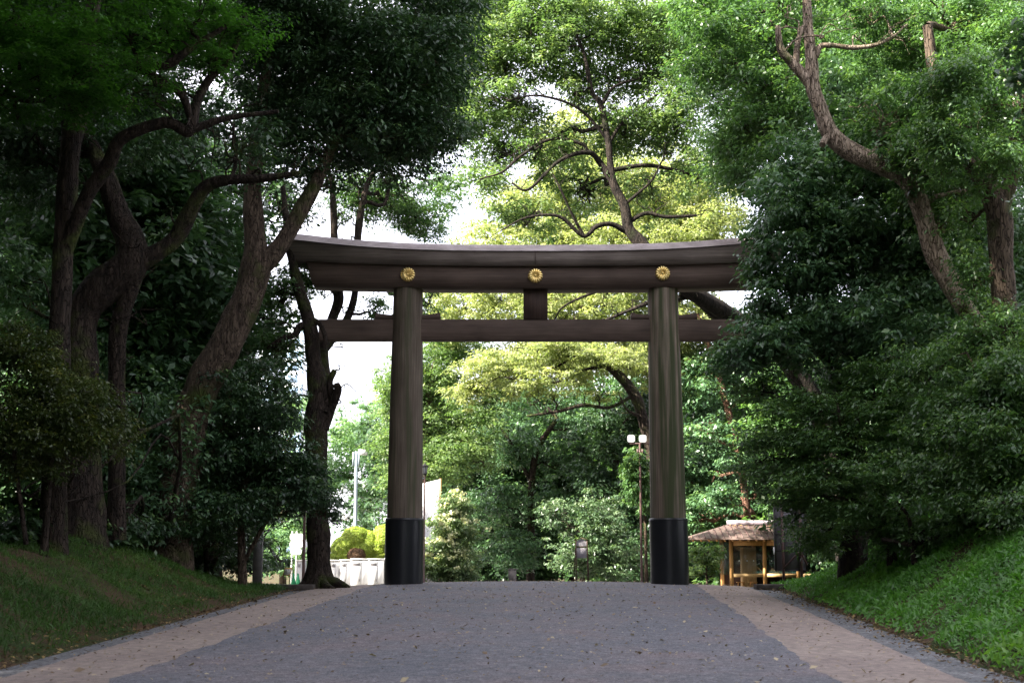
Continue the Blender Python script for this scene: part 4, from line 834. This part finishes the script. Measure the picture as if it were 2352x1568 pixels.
def gpt(px, D): x = (px-PX0)/FPX*D*1.0; return x, D, gz(x, D)

# wooden hut with glass front
hx0, HD = at(1675, 1300, 70)[0], 70.0; hz = gz(hx0, 70)
hz = at(1675, 1358, 70)[2]; ez = at(1700, 1239, 70)[2]; hx1 = hx0+5.2; px_ = .0214
hut = thing('wooden_hut', (hx0, HD, hz), 'small new wooden hut with glass front and brown ribbed roof right of the gate', 'hut')
fl_ = MB(); fl_.box(hx0-.3, hx1+.3, HD-.3, HD+3.6, hz-.5, hz); fl_.build('floor', STONE, hut)
postx = [hx0+.12, hx0+.12+1.62, hx0+.12+3.24, hx1-.12]
for x in postx:
    for y in (HD+.1, HD+3.2): m = MB(); m.box(x-.085, x+.085, y-.085, y+.085, hz+.003, ez+.15); m.build('post', WOODY, hut)
for i in range(3):
    a, b2 = postx[i]+.09, postx[i+1]-.09
    m = MB(); m.box(a, b2, HD+.02, HD+.16, hz+.70, hz+.86); m.build('sill', WOODP, hut)
    m = MB(); m.box(a, b2, HD+.05, HD+.15, ez-.28, ez-.02); m.build('header', WOODY, hut)
    w = MB(); w.box(a, b2, HD+.08, HD+.095, hz+.87, ez-.285); w.build('window', GLASS, hut)
m = MB(); m.box(hx0+.0, hx0+.03, HD+.2, HD+3.1, hz+.8, ez-.1); m.build('window', GLASS, hut)
m = MB(); m.box(hx0+.02, hx1-.02, HD+3.3, HD+3.36, hz+.003, ez+.1); m.build('rear_wall', DWOOD, hut)
m = MB()
for k in range(9):
    xa = hx0+.86+k*.075; m.box(xa, xa+.069, HD+1.2, HD+1.25, hz+.003, ez-.35)
m.box(hx0+.84, hx0+1.52, HD+1.252, HD+1.9, hz+.003, ez-.36); m.build('inner_partition', WOODP, hut)
for xx in (hx0+.45, hx0+1.05, hx0+3.0, hx0+3.6):      # stools under the counter
    m = MB(); m.box(xx, xx+.40, HD+.5, HD+.85, hz+.42, hz+.46)
    for q in (.05, .35): m.beam((xx+q, HD+.55, hz+.005), (xx+q*.8+.04, HD+.6, hz+.42), .035, .035, (0,1,0)); m.beam((xx+q, HD+.82, hz+.005), (xx+q*.8+.04, HD+.78, hz+.42), .035, .035, (0,1,0))
    so = m.build('wooden_stool', WOODY, None, origin=(xx+.2, HD+.7, hz)); 
    k = [hx0+.45, hx0+1.05, hx0+3.0, hx0+3.6].index(xx)
    tag(so, ['wooden stool behind the hut window nearest the left corner post', 'wooden stool in front of the pale partition inside the hut', 'wooden stool behind the second window of the hut', 'rightmost wooden stool inside the hut behind the dark signboard'][k], 'stool', 'stools inside the hut')
rx0, rx1, ry0, ry1 = hx0-2.0, hx1+2.0, HD-.75, HD+4.6; rdx0, rdx1, rdy = hx0+.25, hx1-.25, HD+1.75; rz = at(1700, 1207, rdy)[2]
rf_ = MB(); th = .07
for zz, off in ((0, 0),):
    A = [(rx0, ry0, ez), (rx1, ry0, ez), (rx1, ry1, ez), (rx0, ry1, ez)]; Bp = [(rdx0, rdy, rz), (rdx1, rdy, rz)]
    V = A + Bp + [(x, y, z+th) for x, y, z in A+Bp]
    rf_.add(V, [(6,7,11,10), (8,9,10,11)]); rf_.add(V, [(7,8,11), (9,6,10)]); rf_.add(V, [(1,0,4,5), (3,2,5,4)]); rf_.add(V, [(2,1,5), (0,3,4)])
    rf_.add(V, [(0,1,7,6), (1,2,8,7), (2,3,9,8), (3,0,6,9)])
roof = rf_.build('roof', ROOFM, hut)
m = MB()
for k in range(30):
    x = rx0+.15+k*(rx1-rx0-.3)/29; xt = min(max(x, rdx0), rdx1); t = 1.0
    if x < rdx0: t = (x-rx0)/(rdx0-rx0); xt = x
    if x > rdx1: t = (rx1-x)/(rx1-rdx1); xt = x
    m = MB(); m.beam((x, ry0, ez+th+.02), (xt, ry0+(rdy-ry0)*t, ez+(rz-ez)*t+th+.02), .045, .05); m.build('roof_rib', BROWNM, roof)
m = MB()
for k in range(24):
    x = rx0+.2+k*(rx1-rx0-.4)/23; m = MB(); m.beam((x, ry0+.05, ez-.055), (x, HD+.1, ez+.12), .06, .10); m.build('rafter', WOODY, roof)
m = MB(); m.box(rdx0-.05, rdx1+.05, rdy-.2, rdy+.2, rz+th-.03, rz+th+.20); m.build('ridge_cap', plain('ridge_metal', (.24, .20, .23), .5), roof)
lm2 = MB(); rg = np.random.RandomState(6); k = 220; x = rdx0+(rdx1-rdx0)*rg.rand(k); t = 1-rg.rand(k)**2*.7
C = np.stack([x, ry0+(rdy-.25-ry0)*t, ez+(rz-ez)*t*.92+th+.03], 1); ll = .09*(.6+rg.rand(k)); V, F = leaf_quads(C, unit(np.array([0,-.3,1.])+rg.randn(k,3)*.4), rg.randn(k,3), ll, ll*.6)
lm2.add(V, F, rg.rand(k)); tag(lm2.build('fallen_leaves', LF_LITTER), 'dry leaves lying along the ridge of the hut roof', 'leaves', kind='stuff')
for k, pxx in enumerate((1698, 1716, 1731, 1772)):
    c = at(pxx, 1287, HD+.07); m = MB()
    V = [(c[0]+.035*math.cos(a), HD+.072, c[2]+.035*math.sin(a)) for a in np.linspace(0, 6.28, 12, endpoint=False)]
    V2 = [(x, HD+.079, z) for x, y, z in V]; j = np.arange(12)
    m.add(V, [tuple(range(12))[::-1]]); m.add(V+V2, np.stack([j, (j+1) % 12, 12+(j+1) % 12, 12+j], 1)); m.build('window_dot', WHITE, hut)

# large signboard seen from behind
D = 48.; x0, x1 = at(1778, 1230, D)[0], at(1853, 1230, D)[0]; zb, zt = at(0, 1311, D)[2], at(0, 1152, D)[2]; g0 = gz(x0, D)
sb = thing('signboard', ((x0+x1)/2, D, g0), 'dark framed signboard seen from behind at the end of the right bank', 'signboard')
m = MB(); m.box(x0+.04, x1-.04, D+.0, D+.04, zb+.04, zt-.04); m.build('panel', DGREY, sb)
m = MB(); m.box(x0, x0+.05, D-.03, D+.07, zb, zt); m.box(x1-.05, x1, D-.03, D+.07, zb, zt); m.box(x0+.05, x1-.05, D-.03, D+.07, zt-.05, zt); m.box(x0+.05, x1-.05, D-.03, D+.07, zb, zb+.05)
for t in (.28, .52, .76): m.box(x0+.05, x1-.05, D-.025, D-.002, zb+(zt-zb)*t, zb+(zt-zb)*t+.035)
m.build('frame', BLACKM, sb)
for x in (x0+.27, x1-.22): m = MB(); m.box(x-.04, x+.04, D-.11, D-.031, min(g0, gz(x, D))-.1, zt-.2); m.build('post', BROWNM, sb)
m = MB(); m.beam((x0+.27, D-.13, zb+.1), (x1, D-.55, zb+1.0), .05, .05); m.build('brace', BROWNM, sb)
m = MB(); m.beam((x0+.55, D-.16, zb+1.35), (x0+.95, D-.6, zb+.2), .05, .05); m.build('brace', BROWNM, sb)
m = MB(); m.box(x0-.03, x0-.001, D-.04, D+.05, at(0, 1272, D)[2], at(0, 1256, D)[2]); m.build('hinge', WHITE, sb)

# kerb slabs
for (a, b2, D, py, lab) in ((1734, 1814, 43.5, 1340, 'low dark stone slab at the foot of the right bank'), (648, 722, 43.0, 1346, 'low dark stone slab at the foot of the left bank')):
    x0, x1 = at(a, py, D)[0], at(b2, py, D)[0]; z = float(zroad((x0+x1)/2, D)); m = MB()
    beambox(m, x0, x1, D-.28, D+.28, z-.1, z+.15, .03); o = m.build('kerb_stone', nmat('dark_stone', [(.055, .045, .04), (.11, .095, .085)], 6, .9, .3), None, origin=((x0+x1)/2, D, z)); tag(o, lab, 'kerb stone')

# wooden notice stand with little roof
D = 55.; X, Y, G = gpt(1334, D); s = pm(D); ns = thing('notice_stand', (X, Y, G), 'small wooden notice stand with peaked top and grey board in the middle of the gate', 'notice board')
z1, z0b = at(0, 1240, D)[2], at(0, 1281, D)[2]
m = MB(); m.box(X-.19, X+.19, D-.015, D+.015, z0b, z1-.28); m.build('board', plain('board_grey', (.42, .39, .42), .6), ns)
m = MB(); V = [(X-.19, D-.015, z1-.22), (X+.19, D-.015, z1-.22), (X+.19, D-.015, z1-.02), (X, D-.015, z1+.06), (X-.19, D-.015, z1-.02)]
V += [(x, D+.015, z) for x, y, z in V]; j = np.arange(5); m.add(V, np.stack([j, (j+1) % 5, 5+(j+1) % 5, 5+j], 1)); m.add(V, [(4,3,2,1,0), (5,6,7,8,9)]); m.build('top_board', plain('board_grey2', (.36, .34, .37), .6), ns)
m = MB(); m.box(X-.21, X+.21, D-.025, D+.025, z1-.275, z1-.225); m.build('rail', DWOOD, ns)
for sx in (-1, 1):
    for sy in (-1, 1): m = MB(); m.beam((X+sx*(.30 if sy > 0 else .22), D+sy*.30, gz(X, D)-.02), (X+sx*.21, D+sy*.03, z1), .035, .035, (0, 1, 0)); m.build('leg', DWOOD, ns)
for sx in (-1, 1): m = MB(); m.beam((X+sx*.27, D, z1-.01), (X, D, z1+.09), .14, .03, (0, 0, 1)); m.build('roof_board', DWOOD, ns)
m = MB(); m.beam((X-.27, D+.2, G+.14), (X+.27, D+.2, G+.14), .03, .03); m.build('stretcher', DWOOD, ns)

# floodlight pole
D = 62.; X, Y, G = gpt(1470, D); fp = thing('floodlight_pole', (X, Y, G), 'slim brown pole with two square floodlights left of the right pillar', 'floodlight')
zt = at(0, 1018, D)[2]; m = MB(); m.tube([(X, D, G-.1), (X, D, zt)], [.055, .05], 10); m.build('pole', BROWNM, fp, smooth=True)
m = MB(); m.box(X-.14, X-.07, D-.05, D+.05, at(0, 1042, D)[2], at(0, 1031, D)[2]); m.box(X+.07, X+.14, D-.05, D+.05, at(0, 1042, D)[2], at(0, 1031, D)[2]); m.box(X-.07, X+.07, D-.04, D+.04, at(0, 1040, D)[2], at(0, 1034, D)[2]); m.build('junction_box', BROWNM, fp)
m = MB(); m.beam((X-.45, D, zt), (X+.45, D, zt), .05, .05); m.build('crossbar', BROWNM, fp)
for sx, pc in ((-1, 1449.5), (1, 1476)):
    c = at(pc, 1007, D); m = MB(); r = .17; k = 24
    sup = lambda t, q: (np.sign(math.cos(t))*abs(math.cos(t))**.5*r*q, np.sign(math.sin(t))*abs(math.sin(t))**.5*r*q)
    V = []
    for (q, dy) in ((.6, .14), (1, .04), (1, 0)):
        for t in np.linspace(0, 2*math.pi, k, endpoint=False): a_, b2 = sup(t, q); V.append((c[0]+a_, D+dy-.05, c[2]+b2))
    i = np.arange(2)[:, None]*k; j = np.arange(k)[None]; j2 = (j+1) % k
    m.add(V, np.stack([i+j, i+j2, i+k+j2, i+k+j], -1).reshape(-1, 4)); m.add(V[:k], [tuple(range(k))]); hd = m.build('lamp_head', GREY, fp)
    m = MB(); V = [(c[0]+sup(t, .96)[0], D-.054, c[2]+sup(t, .96)[1]) for t in np.linspace(0, 2*math.pi, k, endpoint=False)]; m.add(V, [tuple(range(k))[::-1]]); m.build('lamp_glass', LAMPG, hd)

# stone block
D = 51.; X, Y, G = gpt(1180, D); m = MB(); zt = at(0, 1307, D)[2]; m.box(X-.19, X+.09, D-.15, D+.15, G-.05, zt); m.box(X-.20, X+.17, D-.17, D+.17, zt+.002, zt+.03)
tag(m.build('stone_block', STONE, None, origin=(X, D, G)), 'small pale stone block in the middle distance on the road crest', 'stone block')

# lantern lamp post
D = 60.; X, Y, G = gpt(976, D); lp = thing('lantern_post', (X, Y, G), 'old style lantern on a slim reddish post beside the left pillar', 'street lamp')
zt = at(0, 1089, D)[2]; m = MB(); m.tube([(X, D, G-.1), (X, D, G+.5), (X, D, G+.52), (X, D, zt)], [.07, .06, .042, .035], 10); m.build('post', BROWNM, lp, smooth=True)
m = MB(); m.lathe((X, D, zt), [(.04, 0), (.085, .03), (.125, .33)], 6); m.build('lantern_glass', LAMPG, lp)
m = MB(); m.lathe((X, D, zt), [(.0, .48), (.03, .46), (.05, .42), (.17, .345), (.17, .33), (.12, .328)], 6); m.lathe((X, D, zt), [(.06, -.03), (.09, .0), (.09, .03)], 6)
for a in range(6): an = a*math.pi/3; m.beam((X+.088*math.cos(an), D+.088*math.sin(an), zt+.03), (X+.128*math.cos(an), D+.128*math.sin(an), zt+.33), .012, .012, (0, 1, .1))
m.build('lantern_cap', BLACKM, lp)
m = MB(); m.beam((X-.2, D, at(0, 1098, D)[2]), (X, D, at(0, 1098, D)[2]), .05, .06); m.build('bracket', GREY, lp)

# white hoarding panel behind the lantern
D = 76.; X0, X1 = at(966, 1150, D)[0], at(1009, 1150, D)[0]; G = gz(X0, D)
hp = thing('hoarding', ((X0+X1)/2, D, G), 'tall white hoarding panel with brown edge behind the lantern post', 'panel')
zl, zr = at(0, 1113, D)[2], at(0, 1100, D)[2]; m = MB()
V = [(X0, D-.6, G), (X1, D, G), (X1, D, zr), (X0, D-.6, zl)]; V += [(x, y+.05, z) for x, y, z in V]; m.add(V, [(0,1,2,3), (7,6,5,4), (0,4,5,1), (1,5,6,2), (2,6,7,3), (3,7,4,0)]); m.build('sheet', WHITE, hp)
m = MB(); m.box(X1+.002, X1+.09, D-.02, D+.07, G, zr+.03); m.build('edge_post', WOODY, hp)

# camera pole
D = 95.; X, Y, G = gpt(819, D); cpole = thing('camera_pole', (X, Y, G), 'pale grey steel pole with boxes on side arms above the clipped hedge', 'pole')
zt = at(0, 1036, D)[2]; m = MB(); m.tube([(X, D, G-.1), (X, D, zt)], [.13, .11], 12); m.build('pole', GREY, cpole, smooth=True)
z_ = at(0, 1040, D)[2]; m = MB(); m.box(X-.26, X-.15, D-.1, D+.1, z_-.85, z_+.05); m.box(X+.13, X+.22, D-.1, D+.1, z_-.85, z_+.0); m.box(X-.15, X+.13, D-.05, D+.05, z_-.1, z_-.04); m.build('control_box', GREY, cpole)
m = MB(); m.box(X+.15, X+.70, D-.2, D+.2, z_-.12, z_+.22); m.build('camera_housing', WHITE, cpole)
m = MB(); z2 = at(0, 1190, D)[2]; m.box(X-.85, X-.42, D-.2, D+.2, z2-.1, z2+.28); m.box(X-.42, X-.12, D-.06, D+.06, z2+.05, z2+.15); m.build('camera_housing', WHITE, cpole)
# overhead wire
m = MB(); A = at(780, 1128, 96); B = at(905, 1142, 96); t = np.linspace(0, 1, 12)[:, None]; P = A*(1-t)+B*t; P[:, 2] -= .25*np.sin(t[:, 0]*math.pi); m.tube(P, np.full(12, .015), 5)
tag(m.build('overhead_wire', BLACKM, None, origin=tuple(A)), 'thin overhead wire crossing behind the camera pole', 'wire')

# clipped hedges
def hedge(label, doms, D, leaf, seed, name='clipped_hedge', L=.11, cover=7.5, stem=None):
    rg = np.random.RandomState(seed); c0 = doms[0]; X, Y, G = gpt(c0[0], D); root = thing(name, (X, Y, G), label, 'hedge')
    m = MB()
    for (px, py, rx, ry, dy, dd) in doms:
        c = at(px, py, D+dd); r = np.array([rx*pm(D), dy, ry*pm(D)]); n = int(cover*4*math.pi*r[0]*r[2]/(L*L*.3))
        d = unit(rg.randn(n, 3)); d[:, 2] = np.where(d[:, 2] < -.5, -d[:, 2], d[:, 2]); b = 1+.05*noise3(d*3+px, 1)
        C = c + d*r*(b*(1-.10*rg.rand(n)))[:, None]; Nn = unit(d/r*r.mean()+rg.randn(n, 3)*.35); ll = L*(.6+.7*rg.rand(n))
        V, F = leaf_quads(C, Nn, rg.randn(n, 3), ll, ll*.6); m.add(V, F, np.clip(rg.rand(n)*.8+.1, 0, 1))
    m.build('foliage', leaf, root); s = MB(); s.tube([(X, Y, G-.1), (X+.05, Y, G+.6), tuple(at(c0[0], c0[1], D))], [.09, .08, .06], 7); s.build('stem', BARKD, root); return root
hedge('yellow green hedge clipped into a low wide mound left of the pillar', [(795,1262,34,32,1.4,0),(818,1248,38,40,1.7,.5),(845,1256,34,38,1.5,.6),(812,1278,52,26,1.6,0),(830,1268,40,30,1.6,.2)], 88, LF_HEDGE, 1)
hedge('yellow green hedge clipped into a rounded dome touching the left pillar', [(866,1262,32,32,1.3,0),(882,1240,30,36,1.3,.3),(870,1280,36,22,1.3,0)], 88.5, LF_HEDGE, 2)
hedge('small brown withered bush at the foot of the clipped hedges', [(818,1276,21,18,.5,0)], 86.6, LF_BROWN, 3, 'brown_bush')

CABW = plain('cabin_white', (.46, .46, .47))
# row of white cabins
cols_x = [(680, 700), (706, 730), (734, 757), (757, 781), (781, 806), (806, 846), (846, 882), (884, 920)]
for i, (a, b2) in enumerate(cols_x):
    D = 84.0-.15*i; s = pm(D); x0, x1 = at(a, 1300, D)[0], at(b2-1, 1300, D)[0]; G = gz(x0, D); zt = at(0, (1287, 1287, 1286, 1287, 1286, 1284, 1284, 1283)[i], D)[2]
    cb = thing('white_cabin', ((x0+x1)/2, D, G), ['leftmost white cabin under the three board signpost', 'white cabin half hidden left of the knobbly trunk', 'white cabin behind the knobbly trunk', 'white cabin just right of the knobbly trunk', 'second white cabin right of the knobbly trunk below the brown bush', 'wide white cabin below the clipped hedges', 'wide white cabin next to the left pillar', 'white cabin behind the left pillar'][i], 'cabin', 'row of white cabins')
    m = MB(); m.box(x0, x1, D, D+.9, G-.02, zt); m.build('body', CABW, cb)
    w = x1-x0; m = MB(); m.box(x0+.06, x0+w*.60, D-.03, D-.002, G+.08, zt-.12); dr = m.build('door', CABW, cb)
    m = MB()
    for k in range(4): m.box(x0+.10, x0+w*.55, D-.045, D-.031, zt-.22-.045*k, zt-.20-.045*k)
    m.build('vent', plain('vent_grey', (.13, .12, .13)), dr)
    m = MB(); m.box(x0+w*.52, x0+w*.56, D-.07, D-.031, zt-1.25, zt-1.1); m.build('handle', BLACKM, dr)
    m = MB(); m.box(x0-.03, x1+.02, D-.06, D+.95, zt+.002, zt+.05); m.build('roof', WHITE, cb)

# direction signpost with three boards
D = 92.; X, Y, G = gpt(681, D); sp = thing('signpost', (X, Y, G), 'white signpost with three rounded boards on two poles', 'signpost'); s = pm(D)
for dx in (-5, 5): m = MB(); m.tube([(X+dx*s, D, G-.1), (X+dx*s, D, at(0, 1219, D)[2])], [.05, .05], 8); m.build('post', WHITE, sp)
INK = plain('sign_ink', (.25, .28, .27))
for (pa, pb, ya, yb) in ((666, 697, 1225, 1240.5), (666, 697, 1242, 1256), (668.5, 693.5, 1259, 1273)):
    x0, x1, z0_, z1_ = at(pa, 1240, D)[0], at(pb, 1240, D)[0], at(0, yb, D)[2], at(0, ya, D)[2]; r = (z1_-z0_)/2; V = []
    for t in np.linspace(-math.pi/2, math.pi/2, 9): V.append((x1-r*.6+r*.6*math.cos(t), D-.09, (z0_+z1_)/2+r*math.sin(t)))
    for t in np.linspace(math.pi/2, 1.5*math.pi, 9): V.append((x0+r*.6+r*.6*math.cos(t), D-.09, (z0_+z1_)/2+r*math.sin(t)))
    k = len(V); V2 = [(x, D-.06, z) for x, y, z in V]; j = np.arange(k); m = MB(); m.add(V+V2, np.stack([j, (j+1) % k, k+(j+1) % k, k+j], 1)[:, ::-1]); m.add(V, [tuple(range(k))]); m.add(V2, [tuple(range(k))[::-1]])
    bd = m.build('sign_board', WHITE, sp); m = MB(); w = x1-x0
    for q in range(6):       # the row of characters, each a few strokes
        cx = x0+w*(.27+.115*q); zc = (z0_+z1_)/2+.04
        m.box(cx-.035, cx+.035, D-.096, D-.092, zc+.05, zc+.065); m.box(cx-.008, cx+.008, D-.097, D-.093, zc-.05, zc+.07); m.box(cx-.03, cx+.03, D-.096, D-.092, zc-.01, zc+.005)
    m.box(x0+w*.35, x0+w*.78, D-.096, D-.092, zc-.13, zc-.105); m.build('lettering', INK, bd)

# tilted notice board and cones on the left
D = 50.; X, Y, G = gpt(666, D); nb = thing('notice_easel', (X, Y, G), 'small tilted white notice board in brown frame at the end of the left bank', 'notice board')
z0_, z1_ = at(0, 1321, D)[2], at(0, 1303, D)[2]; m = MB(); V = [(X-.15, D, z0_), (X+.11, D, z0_), (X+.16, D+.12, z1_), (X-.10, D+.12, z1_)]; V += [(x, y+.03, z) for x, y, z in V]
BX = [(0,1,2,3), (7,6,5,4), (0,4,5,1), (1,5,6,2), (2,6,7,3), (3,7,4,0)]
m.add(V, BX); m.build('frame', WOODY, nb); m = MB(); V = [(X-.12, D-.002, z0_+.03), (X+.085, D-.002, z0_+.03), (X+.125, D+.108, z1_-.03), (X-.08, D+.108, z1_-.03)]; V = V+[(x, y+.01, z) for x, y, z in V]; m.add(V, BX); m.build('board', WHITE2, nb)
for dx in (-.12, .08): m = MB(); m.beam((X+dx, D+.02, G-.03), (X+dx, D+.02, z0_), .025, .025, (0, 1, 0)); m.build('leg', DWOOD, nb)
for i, (px, py) in enumerate(((681, 1324), (691, 1327), (703, 1328))):
    D = 60.; X, Y, G = gpt(px, D); o = thing('traffic_cone', (X, D, G), ['green traffic cone beside the tilted notice board', 'middle one of three green cones left of the knobbly trunk', 'green cone touching the foot of the knobbly trunk'][i], 'cone', 'green cones')
    m = MB(); m.lathe((X, D, G), [(.15, .03), (.03, .68), (.0, .70)], 14); m.build('cone_body', GREENP, o, smooth=True); m = MB(); m.box(X-.19, X+.19, D-.19, D+.19, G, G+.03); m.build('cone_base', GREENP, o)

# brown pole and grey post on the left
D = 58.; X, Y, G = gpt(703, D); lp = thing('street_lamp', (X, Y, G), 'thin brown lamp pole half hidden behind the knobbly trunk', 'street lamp')
zt = at(0, 1000, D)[2]; m = MB(); m.tube([(X, D, G-.1), (X, D, zt)], [.065, .045], 10); m.build('pole', BROWNM, lp, smooth=True); m = MB(); m.lathe((X, D, zt), [(.03, 0), (.12, .1), (.15, .4), (.05, .55), (0, .6)], 10); m.build('lamp_shade', LAMPG, lp, smooth=True)
D = 47.; X, Y, G = gpt(599, D); m = MB(); zt = at(0, 1190, D)[2]; m.box(X-.14, X+.14, D-.14, D+.14, G-.1, zt); m.box(X-.16, X+.16, D-.16, D+.16, zt+.002, zt+.08)
tag(m.build('stone_post', nmat('grey_stone', [(.12, .12, .12), (.2, .19, .18)], 5, .85, .2), None, origin=(X, D, G)), 'square grey post standing behind the left bank', 'post')

# distant towers
TW = nmat('haze_pale_facade', [(.62, .68, .74), (.74, .78, .82)], .2, .4); TWG = nmat('tower_glass', [(.35, .50, .66), (.45, .60, .74)], .2, .15)  # whitish wall colour stands in for haze in front of the towers
for (a, b2, py, D, lab) in ((640, 697, 752, 420, 'glass office tower tinted pale for haze beyond the trees left of the gate'), (596, 628, 800, 380, 'bluish office tower half hidden behind leaves left of the gate')):
    x0, x1 = at(a, 800, D)[0], at(b2, 800, D)[0]; zt = at(0, py, D)[2]; o = thing('office_tower', ((x0+x1)/2, D, -1.6), lab, 'building')
    m = MB(); m.box(x0, x1, D, D+18, -1.6, zt); wl_ = m.build('wall', TW, o); m = MB(); n_f = int(zt/3.6)
    for k in range(n_f): m.box(x0+.6, x1-1.6, D-.08, D-.01, -1.6+k*3.6+.9, -1.6+k*3.6+3.1)
    m.build('window_bands', TWG, o); m = MB(); m.box(x1-1.3, x1-.1, D-.15, D-.02, 0, zt-.5); m.build('corner_glazing', TWG, o)
